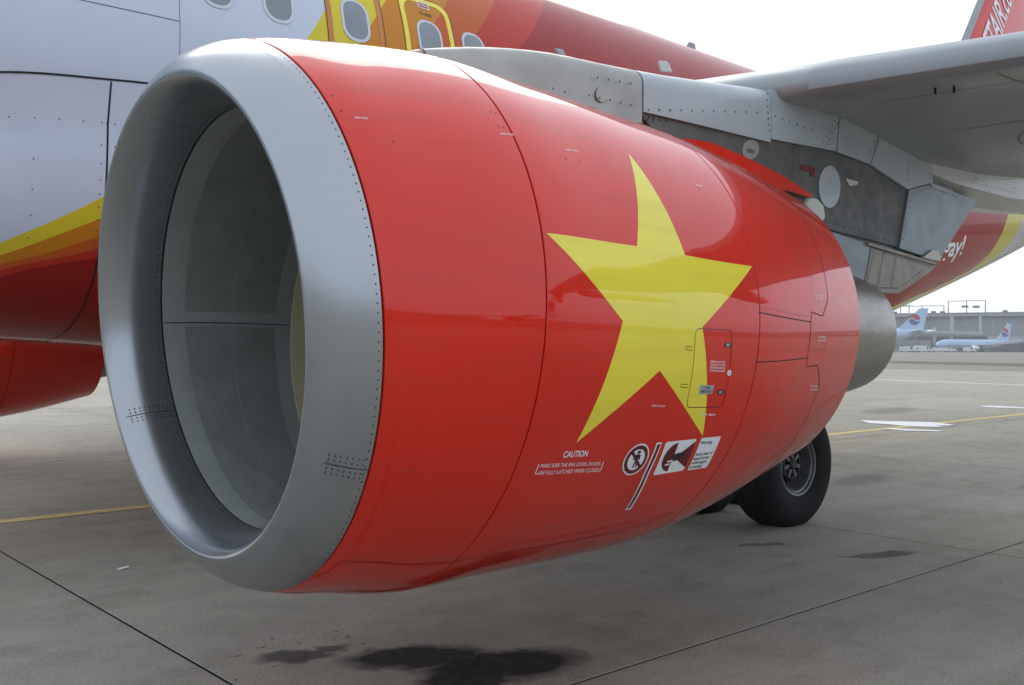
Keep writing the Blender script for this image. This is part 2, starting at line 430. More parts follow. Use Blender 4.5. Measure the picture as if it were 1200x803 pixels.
    L.new(col, b.inputs['Base Color']); b.inputs['Specular IOR Level'].default_value = 0.12
    bp = N.new('ShaderNodeBump'); bp.inputs['Strength'].default_value = 0.25; bp.inputs['Distance'].default_value = 0.004
    L.new(noise(140, 4, 0.7), bp.inputs['Height']); L.new(bp.outputs[0], b.inputs['Normal'])
    MAT[name] = m
concrete('concrete'); concrete('concrete_far', True)
simple('sealant', (0.022, 0.021, 0.02), 0.85, spec=0.1)
simple('grass', (0.075, 0.068, 0.04), 0.9, var=0.4, scale=0.5, bump=0.3)
simple('forest', (0.035, 0.042, 0.022), 0.9, var=0.5, scale=0.06, bump=0.5, bscale=0.3)
pm = simple('puddle_water', (0.06, 0.06, 0.055), 0.03, var=0.05, rvar=0.01)

# ------------------------------------------------------------------ ground
GX, GY, GS = 12.02, -6.05, 5.8
ground = mesh('ground', [(-1900, -1900, -0.02), (1900, -1900, -0.02), (1900, 1900, -0.02), (-1900, 1900, -0.02)], [(0, 1, 2, 3)], MAT['concrete_far'])
tag(ground, kind='structure')
ix0, ix1, iy0, iy1 = -3, 12, -5, 10
xa, xb, ya, yb = GX+ix0*GS, GX+ix1*GS, GY+iy0*GS, GY+iy1*GS
apron = mesh('apron', [(xa, ya, -0.004), (xb, ya, -0.004), (xb, yb, -0.004), (xa, yb, -0.004)], [(0, 1, 2, 3)], MAT['sealant'])
tag(apron, kind='structure')
h = GS/2-0.009
slab_me = None
for i in range(ix0, ix1):
    for j in range(iy0, iy1):
        if slab_me is None:
            e = 0.003
            mb = MB()
            v = [(-h, -h, -0.05), (h, -h, -0.05), (h, h, -0.05), (-h, h, -0.05), (-h, -h, -e), (h, -h, -e), (h, h, -e), (-h, h, -e), (-h+e, -h+e, 0), (h-e, -h+e, 0), (h-e, h-e, 0), (-h+e, h-e, 0)]
            mb.add(v, [(8, 9, 10, 11), (4, 5, 9, 8), (5, 6, 10, 9), (6, 7, 11, 10), (7, 4, 8, 11), (0, 1, 5, 4), (1, 2, 6, 5), (2, 3, 7, 6), (3, 0, 4, 7)])
            o = mb.build('slab', MAT['concrete'], apron); slab_me = o.data
        else:
            o = link('slab', slab_me, apron)
        o.location = (GX+(i+.5)*GS, GY+(j+.5)*GS, 0)

def strip(name, pts, z, mat, thick=None):
    o = mesh(name, [(p[0], p[1], z) for p in pts], [tuple(range(len(pts)))], mat)
    return tag(o, kind='structure')

strip('taxi_line', [(-60, 0.30), (140, 0.30), (140, 0.50), (-60, 0.50)], 0.004, MAT['line_yellow'])
strip('edge_line', [(55.0-1.2*7, 8.12-4.9*7), (57.02+1.2*6, 15.95+4.9*6), (57.4+1.2*6, 15.85+4.9*6), (55.4-1.2*7, 8.02-4.9*7)], 0.004, MAT['line_white'])
gd = np.array([7.1, 16.1]); gd = gd/np.linalg.norm(gd)
A0 = np.array([104.0, 27.0]); B0 = np.array([122, 34.0])
strip('grass_strip', [A0-gd*160, B0-gd*160, B0+gd*300, A0+gd*300], -0.004, MAT['grass'])

def puddle(cx, cy, a, b, rot, seed, name='puddle'):
    rnd = random.Random(seed); n = 48; v = []
    ph = [rnd.uniform(0, 6.28) for _ in range(5)]
    for i in range(n):
        t = 2*math.pi*i/n
        r = 1+.16*math.sin(2*t+ph[0])+.14*math.sin(3*t+ph[1])+.10*math.sin(5*t+ph[2])+.07*math.sin(9*t+ph[3])
        x, y = a*r*math.cos(t), b*r*math.sin(t)
        v.append((cx+x*math.cos(rot)-y*math.sin(rot), cy+x*math.sin(rot)+y*math.cos(rot), 0.008))
    return tag(mesh(name, v, [tuple(range(n))], MAT['puddle_water']), kind='structure')
puddle(30.0, 0.75, 0.55, 1.05, 0.15, 3)
puddle(28.5, -0.1, 0.22, 0.5, 0.2, 5)
puddle(37.7, 1.9, 0.35, 0.75, 0.1, 8)

# ------------------------------------------------------------------ the airliner
jet = empty('airliner', (17.71, 0, 0))
tag(jet, 'red and yellow striped jet airliner with a yellow star on its engine', 'airliner')
JET_INV = Matrix.Translation((-17.71, 0, 0))
_parts = []
def part(o):
    """vertices are given in apron coordinates; the parent stands at its main wheels"""
    o.parent = jet; o.matrix_parent_inverse = JET_INV
    return o
# sub-parts of part p: p has the identity as world matrix, plain parenting is enough

class Body:
    """surface of revolution along X with own centre, width, height and section tilt"""
    def __init__(s, x0, yc, fa, fb, fz, ft):
        s.x0, s.yc, s.fa, s.fb, s.fz, s.ft = x0, yc, fa, fb, fz, ft
        s.tilted = yc != 0
    def pt(s, u, v, off=0.0):
        a, b, z = float(s.fa(u))+off, float(s.fb(u))+off, float(s.fz(u))
        dz = b*math.cos(v)
        return (s.x0+u+float(s.ft(u))*dz, s.yc-a*math.sin(v), z+dz)
    def uv(s, p):
        x, y, z_ = float(p[0])-s.x0, float(p[1]), float(p[2])
        u = x
        if s.tilted:
            for _ in range(4): u = x-s.ft(u)*(z_-s.fz(u))
        a, b, z = s.fa(u), s.fb(u), s.fz(u)
        return u, math.atan2((s.yc-y)/a, (z_-z)/b), math.hypot((y-s.yc)/a, (z_-z)/b)-1
    def hit(s, px, t1=45):
        d = [float(q) for q in ray(px)]; c = [float(q) for q in CAM]
        P = lambda t: (c[0]+d[0]*t, c[1]+d[1]*t, c[2]+d[2]*t)
        best = (9, None); t = 1.5
        while t < t1:
            u, v, F = s.uv(P(t))
            if F < best[0]: best = (F, (u, v))
            if F < 0:
                lo, hi = t-0.06, t
                for _ in range(18):
                    m = (lo+hi)/2
                    if s.uv(P(m))[2] < 0: hi = m
                    else: lo = m
                return np.array(s.uv(P(hi))[:2])
            if F > best[0]+.3 and t > 6: break
            t += 0.04 if F < .15 else 0.06+.25*(F-.15)
        return np.array(best[1])

def sdots(name, body_pts, r_, mat, parent, depth=0.0015):
    """many tiny rivet heads as one mesh; body_pts: (point, normal)"""
    mb = MB()
    for P, Nn in body_pts:
        q = Vector(Nn).to_track_quat('Z', 'Y'); P = Vector(P)
        n = 7
        vv = [tuple(P+q @ Vector((r_*math.cos(2*math.pi*i/n), r_*math.sin(2*math.pi*i/n), depth*0.3))) for i in range(n)]+[tuple(P+Vector(Nn)*depth)]
        mb.add(vv, [(i, (i+1) % n, n) for i in range(n)])
    o = mesh(name, mb.v, mb.f, mat, parent)
    o['kind'] = 'stuff'
    return o

# ---- fuselage
FX = [0, .4, 1.2, 2.5, 4.2, 6, 23, 25, 27, 29, 31, 33, 35, 36.6, 37.5]
FA = [.12, .55, 1.05, 1.55, 1.88, 1.975, 1.975, 1.95, 1.84, 1.64, 1.36, 1.03, .66, .36, .2]
FT = [3.45, 3.95, 4.55, 5.2, 5.7, 5.88, 5.88, 5.88, 5.88, 5.87, 5.82, 5.72, 5.55, 5.36, 5.25]
FBX = [0, .4, 1.2, 2.5, 4.2, 6, 22.6, 23.8, 24.7, 25.6, 26.6, 28.8, 33, 35, 36.6, 37.5]
FBZ = [3.2, 2.75, 2.4, 2.05, 1.82, 1.74, 1.74, 1.70, 1.72, 1.85, 2.12, 2.68, 3.78, 4.35, 4.75, 4.9]
ftop = tab(FX, FT); fbot = tab(FBX, FBZ)
fus = Body(0, 0, tab(FX, FA), lambda x: (ftop(x)-fbot(x))/2, lambda x: (ftop(x)+fbot(x))/2, lambda x: 0)
def sxz(px):
    u, v_ = fus.hit(px); p = fus.pt(u, v_); return (float(p[0]), float(p[2]))
livery()
xs = np.concatenate([np.linspace(0, 6, 25), np.linspace(6.5, 22.5, 33), np.linspace(22.8, 37.5, 60)])
NV = 128
v = []
for x in xs:
    a, b, z = float(fus.fa(x)), float(fus.fb(x)), float(fus.fz(x))
    for j in range(NV):
        t = 2*math.pi*j/NV
        v.append((x, -a*math.sin(t), z+b*math.cos(t)))
f = grid_faces(len(xs), NV)
f += [tuple(range(NV)), tuple(range(len(v)-1, len(v)-NV-1, -1))]
fuselage = part(mesh('fuselage', v, f, MAT['livery'], smooth=True, auto=60))

def ribbon(name, body, uvs, width, mat, parent, off=0.0012, closed=False, step=0.02, sub=True):
    """thin strip following a path on a body (path in u,v)"""
    pts = []
    uvs = [np.array(q, float) for q in uvs]
    seq = uvs+[uvs[0]] if closed else uvs
    for a, b in zip(seq[:-1], seq[1:]):
        L_ = np.linalg.norm(np.array(body.pt(*a))-np.array(body.pt(*b)))
        n = max(1, int(L_/step))
        pts += [a+(b-a)*k/n for k in range(n)]
    if not closed: pts.append(seq[-1])
    vv = []; n = len(pts)
    for i, p in enumerate(pts):
        q0 = pts[i-1] if (i > 0 or closed) else p
        q1 = pts[(i+1) % n] if (i < n-1 or closed) else p
        P = np.array(body.pt(*p, off)); T = np.array(body.pt(*q1))-np.array(body.pt(*q0)); T = T/(np.linalg.norm(T)+1e-12)
        Nn = np.array(body.pt(*p, 0.05))-np.array(body.pt(*p)); Nn /= np.linalg.norm(Nn)
        B = np.cross(T, Nn); B /= np.linalg.norm(B)+1e-12
        vv += [P+B*width/2, P-B*width/2]
    m = n if closed else n-1
    ff = [(2*i, 2*i+1, 2*((i+1) % n)+1, 2*((i+1) % n)) for i in range(m)]
    return mesh(name, vv, ff, mat, parent)

def pxs(body, pts):
    return [body.hit(p) for p in pts]

def decal_from(verts2, faces, body, mapping, name, mat, parent, off, maxlen=0.05):
    from mathutils.geometry import tessellate_polygon
    V = [(float(p[0]), float(p[1])) for p in verts2]; F = []
    for q in faces:
        if len(q) == 3: F.append(tuple(q)); continue
        for t in tessellate_polygon([[Vector((V[i][0], V[i][1], 0)) for i in q]]): F.append(tuple(q[i] for i in t))
    for _ in range(6):
        P = [body.pt(*mapping(p), off) for p in V]
        ml = max(math.dist(P[a_], P[b_]) for t in F for a_, b_ in ((t[0], t[1]), (t[1], t[2]), (t[2], t[0])))
        if ml <= maxlen: break
        mid = {}
        def M_(i, j):
            k = (i, j) if i < j else (j, i)
            if k not in mid:
                mid[k] = len(V); V.append(((V[i][0]+V[j][0])/2, (V[i][1]+V[j][1])/2))
            return mid[k]
        G_ = []
        for a_, b_, c_ in F:
            x, y, z = M_(a_, b_), M_(b_, c_), M_(c_, a_)
            G_ += [(a_, x, z), (x, b_, y), (z, y, c_), (x, y, z)]
        F = G_
    return mesh(name, [body.pt(*mapping(p), off) for p in V], F, mat, parent, smooth=True)

def decal_poly(name, body, uvs, mat, parent, off=0.0015, maxlen=0.05):
    return decal_from(uvs, [tuple(range(len(uvs)))], body, lambda c: (c[0], c[1]), name, mat, parent, off, maxlen)

def text_mesh(s, shear=0.0, bold=0.0):
    cu = bpy.data.curves.new('t', 'FONT'); cu.body = s; cu.shear = shear; cu.offset = bold; cu.resolution_u = 3
    ob = bpy.data.objects.new('t', cu); C.objects.link(ob)
    bpy.context.view_layer.update()
    me = bpy.data.meshes.new_from_object(ob.evaluated_get(bpy.context.evaluated_depsgraph_get()))
    vv = [(p.co.x, p.co.y) for p in me.vertices]; ff = [tuple(p.vertices) for p in me.polygons]
    bpy.data.objects.remove(ob); bpy.data.meshes.remove(me); bpy.data.curves.remove(cu)
    xs_ = [p[0] for p in vv]
    x0, x1 = min(xs_), max(xs_)
    return [((x-x0)/(x1-x0), y/0.70) for x, y in vv], ff

def decal_text(name, s, body, A, B, Cc, mat, parent, off=0.0016, bold=0.012, maxlen=0.08):
    """baseline start A, baseline end B, cap height at start Cc, all (u,v)"""
    vv, ff = text_mesh(s, bold=bold)
    A, B, Cc = map(np.array, (A, B, Cc))
    mp = lambda c: A+c[0]*(B-A)+c[1]*(Cc-A)
    return decal_from(vv, ff, body, mp, name, mat, parent, off, maxlen)

# fuselage windows: frame (part) with pane (sub-part)
def rrect(w_, h_, r_, n=6):
    out = []
    for cx, cy, a0 in ((w_/2-r_, h_/2-r_, 0), (-w_/2+r_, h_/2-r_, 90), (-w_/2+r_, -h_/2+r_, 180), (w_/2-r_, -h_/2+r_, 270)):
        for k in range(n+1):
            t = R(a0+90*k/n); out.append((cx+r_*math.cos(t), cy+r_*math.sin(t)))
    dense = []
    for p, q in zip(out, out[1:]+out[:1]):
        m = max(1, int(math.dist(p, q)/.05+.5))
        dense += [(p[0]+(q[0]-p[0])*i/m, p[1]+(q[1]-p[1])*i/m) for i in range(m)]
    return dense if len(out) == 28 and w_ < .99 else out

def fus_v(x, z):
    b, zc = float(fus.fb(x)), float(fus.fz(x))
    return math.acos(max(-1, min(1, (z-zc)/b)))

def ring_on(name, body, outer, inner, mat, parent, off, mapping):
    n = len(outer)
    # inner loop sampled like the outer one
    wo, ho = max(p[0] for p in outer), max(p[1] for p in outer); wi, hi_ = max(p[0] for p in inner), max(p[1] for p in inner)
    inner = [(p[0]*wi/wo, p[1]*hi_/ho) for p in outer]
    vv = [body.pt(*mapping(p), off) for p in outer]+[body.pt(*mapping(p), off) for p in inner]
    vv += [body.pt(*mapping(p), -0.01) for p in inner]+[body.pt(*mapping(p), -0.004) for p in outer]
    ff = []
    for i in range(n):
        k = (i+1) % n
        ff += [(i, k, n+k, n+i), (n+i, n+k, 2*n+k, 2*n+i), (3*n+i, 3*n+k, k, i)]
    return mesh(name, vv, ff, mat, parent, smooth=True, auto=40)

ZW, BSC = 4.436, 2.06
def window(x, zc=ZW):
    mapping = lambda p: (x+p[0], fus_v(x, zc)-p[1]/BSC)
    fr = part(ring_on('window', fus, rrect(.285, .385, .12), rrect(.235, .335, .10), MAT['frame_grey'], None, 0.006, mapping))
    inn = rrect(.236, .336, .10)
    decal_from(inn, [tuple(range(len(inn)))], fus, mapping, 'pane', MAT['pane_grey'], fr, .003, .1)
    return fr
for x in (9.55, 10.083, 10.617, 11.15, 11.683, 12.217, 12.75, 13.283, 13.816, 15.915):
    window(x)
# over-wing exits: border, panel, window, handle cover
for xe, band in ((14.565, 'decal_orange'), (15.382, 'yellow_paint')):
    zc = 4.33
    mapping = lambda p: (xe+p[0], fus_v(xe, zc)-p[1]/BSC)
    ring = part(ring_on('exit_hatch', fus, rrect(.58, 1.06, .13), rrect(.48, .96, .09), MAT[band], None, 0.003, mapping))
    gp = rrect(.592, 1.072, .136)
    ribbon('hatch_gap', fus, [mapping(p) for p in gp], 0.006, MAT['black_gap'], ring, off=0.0035, closed=True)
    m2 = lambda p: (xe+p[0], fus_v(xe, ZW)-p[1]/BSC)
    ring_on('window_frame', fus, rrect(.285, .385, .12), rrect(.235, .335, .10), MAT['frame_grey'], ring, 0.006, m2)
    inn = rrect(.236, .336, .10)
    decal_from(inn, [tuple(range(len(inn)))], fus, m2, 'pane', MAT['pane_grey'], ring, .003, .1)
    vz = fus_v(xe, ZW+0.245)
    decal_text('handle_print', 'TO OPEN', fus, (xe-.07, vz), (xe+.07, vz), (xe-.07, vz-.028/BSC), MAT['decal_black'], ring, off=0.004)
    vz = fus_v(xe, ZW+0.35)
    bx_ = [(xe-.065, vz+.035/BSC), (xe+.065, vz+.035/BSC), (xe+.065, vz-.035/BSC), (xe-.065, vz-.035/BSC)]
    decal_poly('handle_border', fus, bx_, MAT['decal_white'], ring, off=0.004)
    bx_ = [(xe-.055, vz+.026/BSC), (xe+.055, vz+.026/BSC), (xe+.055, vz-.026/BSC), (xe-.055, vz-.026/BSC)]
    decal_poly('handle_cover', fus, bx_, MAT['emblem_red'], ring, off=0.005)
    decal_text('handle_word', 'PUSH', fus, (xe-.042, vz+.013/BSC), (xe+.042, vz+.013/BSC), (xe-.042, vz-.013/BSC), MAT['decal_white'], ring, off=0.006)
# skin joints on the forward fuselage
ribbon('skin_joint', fus, pxs(fus, [(20, -18), (95, 0), (210, 25)]), 0.006, MAT['rivet'], fuselage)
ribbon('skin_joint', fus, pxs(fus, [(209, -40), (210, 0), (210.5, 64)]), 0.004, MAT['rivet'], fuselage)
# slogan on the rear fuselage, the end of it shows behind the pylon
a0, a1, a2 = fus.hit((1104, 301.5)), fus.hit((1126, 298.5)), fus.hit((1132.5, 276))
st_ = a1-(a1-a0)*4.6
decal_text('slogan', 'Bay là thích ngay!', fus, st_, a1, st_+(a2-a1), MAT['decal_white'], fuselage, off=0.004, bold=0.02, maxlen=0.2)
# antenna on the crown
ant = MB().prism([(21.45, 5.86), (21.95, 5.86), (21.86, 6.2), (21.72, 6.2)], -0.012, 0.012).build('antenna', MAT['wing_grey'], bevel=0.004)
part(ant)

# ---- belly fairing in two panels per side with open gaps
def fairing_panel(x0, x1, name='belly_fairing'):
    xs_ = np.linspace(x0, x1, max(4, int((x1-x0)/0.15)))
    vv = []; nn = 60
    for x in xs_:
        zt = float(cub([9.2, 10.4, 11.75, 12.46, 14, 20, 22.3], [2.1, 3.0, 3.45, 3.525, 3.6, 3.5, 2.2], x))
        zb = float(cub([9.2, 10.4, 11.75, 14, 20, 22.3], [1.74, 1.70, 1.66, 1.55, 1.55, 1.74], x))
        hw = float(cub([9.2, 10.4, 11.75, 14, 20, 22.3], [1.6, 1.90, 2.0, 2.05, 2.05, 1.7], x))
        for k in range(nn+1):
            t = -1+2*k/nn
            # superellipse underside from top edge to top edge
            ang = t*math.pi/2
            y = hw*math.copysign(abs(math.sin(ang))**0.62, t); z = zt-(zt-zb)*abs(math.cos(ang))**0.62
            # never inside the fuselage skin
            a, b, zc = float(fus.fa(x)), float(fus.fb(x)), float(fus.fz(x))
            k_ = math.hypot(y/(a+.012), (z-zc)/(b+.012))
            if k_ < 1 and z < zc: y, z = y/k_, zc+(z-zc)/k_
            vv.append((x, y, z))
    return part(mesh(name, vv, grid_faces(len(xs_), nn+1, closed=False), MAT['livery'], smooth=True, auto=50))
bf = fairing_panel(9.2, 12.455)
bf2 = fairing_panel(12.47, 22.3)
fgap = MB()
_p = [(9.5, 2.0)]
gapm = part(ribbon('fairing_gap', fus, [(x, fus_v(x, float(cub([9.2, 10.4, 11.75, 12.46, 14, 20, 22.3], [2.1, 3.0, 3.45, 3.525, 3.6, 3.5, 2.2], x))+0.004)) for x in np.linspace(10.6, 16, 60)], 0.014, MAT['black_gap'], None, off=0.006))
# dark gap between the two fairing panels and rows of screws beside it
edge = [tuple(p.co) for p in list(bf.data.vertices)[-61:]]
mesh('fairing_gap', [(x, y*1.0008, (z-1.9)*1.0008+1.9-.0008) for x in (12.457, 12.469) for (_, y, z) in edge], grid_faces(2, 61, closed=False), MAT['black_gap'], bf)
pts = []
bv = [np.array(p.co) for p in bf.data.vertices]; rowsn = len(bv)//61
def bfp(i, k): return bv[i*61+k]
for i in range(rowsn-8, rowsn):
    for k in (1,):
        pts.append((tuple(bfp(i, k)), (0, -1, 0)))
for k in range(1, 11):
    pts.append((tuple(bfp(rowsn-1, k)-np.array((.035, 0, 0))), (0, -1, 0)))
    pts.append((tuple(bfp(rowsn-1, k)+np.array((.06, -.002, 0))), (0, -1, 0)))
for k in (3, 5, 7, 9): pts.append((tuple(bfp(rowsn-4, k)), (0, -1, 0)))
sdots('rivet_row', pts, .006, MAT['rivet'], bf, depth=.003)

# ---- engine nacelles
X0 = 11.4585
SN = [0, .03, .1, .22, .45, .8, 1.2, 1.7, 2.2, 2.7, 3.3, 3.42]
RN = [.901, .965, 1.02, 1.066, 1.105, 1.147, 1.136, 1.118, 1.090, 1.015, .889, .862]
ZN = [0, .5, 1.2, 2., 3.4]
ZZ = [1.696, 1.708, 1.698, 1.676, 1.72]
TN = [0, .3, .8, 2.1, 3.4]
TT = [-.087, -.056, .041, .062, .010]
SA, SB, SC_, SE = .191, .804, 2.139, 3.395
nr = tab(SN, RN, n=6000)
nz_ = tab(ZN, ZZ)
ntl = tab(TN, TT)

def catmull(P, n=6):
    P = np.array(P, float); out = []
    for i in range(len(P)-1):
        p0 = P[max(i-1, 0)]; p1 = P[i]; p2 = P[i+1]; p3 = P[min(i+2, len(P)-1)]
        for k in range(n):
            t = k/n
            out.append(.5*((2*p1)+(-p0+p2)*t+(2*p0-5*p1+4*p2-p3)*t*t+(-p0+3*p1-3*p2+p3)*t**3))
    out.append(P[-1])
    return out

NPH = 240
def lathe(name, prof, yc, mat, parent=None, closed_prof=False, nph=NPH, smooth=True, auto=32, zfun=None, tfun=None):
    zf = zfun or nz_; tf = tfun or ntl
    vv = []
    for s_, r_ in prof:
        z = float(zf(s_)); t = float(tf(s_))
        for j in range(nph):
            p = 2*math.pi*j/nph
            dz = r_*math.cos(p)
            vv.append((X0+s_+t*dz, yc-r_*math.sin(p), z+dz))
    ff = [tuple(reversed(q)) for q in grid_faces(len(prof), nph)]
    if closed_prof:
        n = len(prof)-1
        ff += [(n*nph+j, n*nph+(j+1) % nph, (j+1) % nph, j) for j in range(nph)]
    o = mesh(name, vv, [tuple(reversed(q)) for q in ff], mat, parent, smooth=smooth, auto=auto)
    return o

def nacelle(yc, main):
    body = Body(X0, yc, nr, nr, nz_, ntl)
    g = 0.0036
    def shell(a, b, n):
        ss = np.linspace(a, b, n)
        pr = [(a, float(nr(a))-0.03), (a, float(nr(a))-0.0025)]
        pr += [(s_, float(nr(s_))) for s_ in np.concatenate([[a+.0022], ss[1:-1], [b-.0022]])]
        pr += [(b, float(nr(b))-0.0025), (b, float(nr(b))-0.03)]
        return pr
    nac = part(lathe('engine_nacelle', shell(SB+g, SC_-g, 60), yc, MAT['red_paint']))
    P = nac
    lip = [(.245, .829), (.12, .841), (.045, .866), (.012, .887), (0, .907), (.010, .932), (.03, .963), (.06, .993), (.1, 1.020), (.15, 1.045)]
    pr = [(q[0], q[1]) for q in catmull(lip, 7)]+[(.17, float(nr(.17))), (SA-g-.002, float(nr(SA-g))), (SA-g, float(nr(SA-g))-.0025), (SA-g, float(nr(SA-g))-.03)]
    lathe('inlet_lip', pr, yc, MAT['satin_lip'], P)
    lathe('inlet_cowl', shell(SA+g, SB-g, 34), yc, MAT['red_paint'], P)
    lathe('reverser_cowl', [q for q in shell(SC_+g, SE, 60)][:-2]+[(SE, float(nr(SE))-.006), (3.2, .868), (2.9, .885), (2.5, .89)], yc, MAT['red_paint'], P)
    lathe('inner_shell', [(SA-.03, float(nr(SA-.03))-.02)]+[(s_, float(nr(s_))-.022) for s_ in np.linspace(SA, 2.6, 50)], yc, MAT['black_gap'], P, nph=120)
    # inlet barrel: joint at the lip, grey acoustic liner in two halves, abradable ring, fan
    zi = lambda s_: 1.70
    lathe('barrel_joint', [(.2455, .8285), (.250, .8335), (.2545, .8295)], yc, MAT['black_gap'], P, nph=120)
    lathe('inlet_barrel', [(.2535, .8292), (.4, .832), (.7, .852), (.93, .872)], yc, MAT['barrel_grey'], P, nph=160)
    lathe('abradable_ring', [(.93, .872), (.932, .8705), (1.14, .873), (1.5, .873)], yc, MAT['abradable'], P, nph=120)
    lathe('fan_duct', [(1.5, .873), (2.5, .89)], yc, MAT['barrel_dark'], P, nph=90)
    # dark liner patches, four panels round the barrel
    rb = tab([.2555, .4, .7, .93], [.8292, .832, .852, .872])
    inb = Body(X0, yc, rb, rb, nz_, ntl)
    for k in range(4):
        v0 = R(-90+2.2)+k*math.pi/2+R(1.5); v1 = v0+math.pi/2-R(5)
        rows = []
        for s_ in np.linspace(.36, .84, 10):
            for j in range(41):
                jit = 0.004*math.sin(j*2.3+s_*9)+.003*math.sin(j*5.1) if s_ in (.36, .84) else 0
                rows.append(inb.pt(s_+jit*.6, v0+(v1-v0)*j/40, -0.0012))
        mesh('liner_panel', rows, grid_faces(10, 41, closed=False), MAT['barrel_dark'], P, smooth=True)
    for k in range(4):
        vv0 = R(-90)+k*math.pi/2
        ribbon('barrel_seam', inb, [(.26, vv0), (.92, vv0)], 0.004, MAT['black_gap'], P, off=-0.0016)
    ribbon('barrel_seam', inb, [(.60, R(a)) for a in range(-180, 180, 4)], 0.003, MAT['barrel_grey'], P, off=-0.0018, closed=True)
    # fan
    cz = float(nz_(1.1))
    mb = MB()
    n = 40; pr = [(.62, 0.0), (.66, .05), (.75, .11), (.9, .19), (1.06, .26), (1.2, .28)]
    vv = []
    for s_, r_ in pr:
        for j in range(n):
            a = 2*math.pi*j/n; vv.append((X0+s_, yc-r_*math.sin(a), cz+r_*math.cos(a)))
    mesh('spinner', vv, [tuple(reversed(q)) for q in grid_faces(len(pr), n)], MAT['rivet'], P, smooth=True)
    bme = None
    for k in range(36):
        if bme is None:
            vv = []
            for r_, ch, st in ((.25, .11, 25), (.45, .13, 38), (.65, .15, 50), (.86, .16, 60)):
                c, s_ = math.cos(R(st)), math.sin(R(st))
                for d in (-.5, 0, .5):
                    bow = 0.012*(1-4*d*d)
                    vv.append((ch*d*c-bow*s_, ch*d*s_+bow*c, r_))
            me = bpy.data.meshes.new('fan_blade'); me.from_pydata(vv, [], grid_faces(4, 3, closed=False)); me.materials.append(MAT['titanium'])
            me.polygons.foreach_set('use_smooth', [True]*len(me.polygons)); bme = me
        o = link('fan_blade', bme, P)
        o.location = (X0+1.12, yc, cz); o.rotation_euler = (2*math.pi*k/36, 0, 0)
    vv = []
    mesh('stator_disc', [(X0+1.3, yc-.87*math.sin(2*math.pi*j/60), cz+.87*math.cos(2*math.pi*j/60)) for j in range(60)], [tuple(range(60))], MAT['black_gap'], P)
    # core: cowl, nozzle, plug
    zc_ = lambda s_: 1.705
    t0 = lambda s_: 0.0
    lathe('core_cowl', [(2.5, .70), (3.0, .68), (3.5, .60), (3.85, .535)], yc, MAT['aft_grey'], P, nph=120, zfun=zc_, tfun=t0)
    lathe('core_nozzle', [(3.86, .515), (3.862, .529), (4.1, .487), (4.4, .446), (4.70, .402), (4.712, .398), (4.712, .392), (4.3, .41), (4.0, .42)], yc, MAT['nozzle_metal'], P, nph=120, zfun=zc_, tfun=t0)
    lathe('exhaust_plug', [(4.0, .24), (4.3, .22), (4.65, .12), (4.8, .02)], yc, MAT['nozzle_metal'], P, nph=60, zfun=zc_, tfun=t0)
    mesh('core_face', [(X0+4.0, yc-.42*math.sin(2*math.pi*j/40), 1.705+.42*math.cos(2*math.pi*j/40)) for j in range(40)], [tuple(range(40))], MAT['black_gap'], P)
    mesh('duct_face', [(X0+2.5, yc-.89*math.sin(2*math.pi*j/40), 1.69+.89*math.cos(2*math.pi*j/40)) for j in range(40)], [tuple(range(40))], MAT['black_gap'], P)
    if not main: return nac, body
    # ---- rivets
    vs_ = float(body.hit((405, 548))[1])
    def nrm(u, v_):
        a = np.array(body.pt(u, v_, .01))-np.array(body.pt(u, v_)); return tuple(a/np.linalg.norm(a))
    pts = [(body.pt(SA-.017, 2*math.pi*k/220), nrm(SA-.017, 2*math.pi*k/220)) for k in range(220)]
    for v_ in (vs_, -vs_):
        for dv in (-.034, -.016, .016, .034):
            for s_ in np.linspace(.06, .165, 7):
                pts.append((body.pt(s_, v_+dv), nrm(s_, v_+dv)))
    sdots('rivet_row', pts, 0.0034, MAT['rivet'], P)
    lr = tab([.03, .06, .12, .245], [.874, .858, .841, .829])
    lipin = Body(X0, yc, lr, lr, nz_, ntl)
    def nin(u, v_):
        a = np.array(lipin.pt(u, v_))-np.array(lipin.pt(u, v_, .01)); return tuple(a/np.linalg.norm(a))
    pts = [(lipin.pt(.228, 2*math.pi*k/200, -.001), nin(.228, 2*math.pi*k/200)) for k in range(200)]
    for v_ in (vs_, -vs_, R(-20)):
        for dv in ((-.034, -.016, .016, .034) if v_ != R(-20) else (.016,)):
            for s_ in np.linspace(.05, .215, 9):
                pts.append((lipin.pt(s_, v_+dv, -.001), nin(s_, v_+dv)))
    sdots('rivet_row', pts, 0.0034, MAT['rivet'], P)
    for v_ in (vs_, -vs_, R(-20)):
        if v_ != R(-20): ribbon('lip_seam', lipin, [(.03, v_), (.24, v_)], .003, MAT['rivet'], P, off=-.0012)
        if v_ != R(-20): ribbon('lip_seam', body, [(.05, v_), (SA-.005, v_)], .003, MAT['rivet'], P)
    # ---- panel lines
    G = MAT['black_gap']
    H = lambda *q: pxs(body, q)
    ribbon('cowl_seam', body, H((399, 656.5), (469, 661), (563, 652.6), (641.7, 639), (720, 624), (790, 600)), .003, G, P)
    ribbon('cowl_seam', body, H((889, 366), (950.3, 377.5), (950.6, 365.6), (964, 370.6), (970, 350.6), (963, 308.8), (949.7, 272.9), (931.7, 240), (915, 224)), .0045, G, P)
    ribbon('cowl_seam', body, H((950.3, 377.5), (945.8, 419.4), (885, 424.5)), .0045, G, P)
    ribbon('cowl_seam', body, H((945.8, 419.4), (944.6, 430.4), (958, 427.7), (960, 449), (949.7, 479), (939.6, 500), (915.7, 533.8), (889.8, 557.7)), .0045, G, P)
    ribbon('cowl_seam', body, H((956, 389), (967, 389.5), (966, 410), (955, 410)), .002, MAT['decal_maroon'], P)
    # reverser rivets
    pts = []
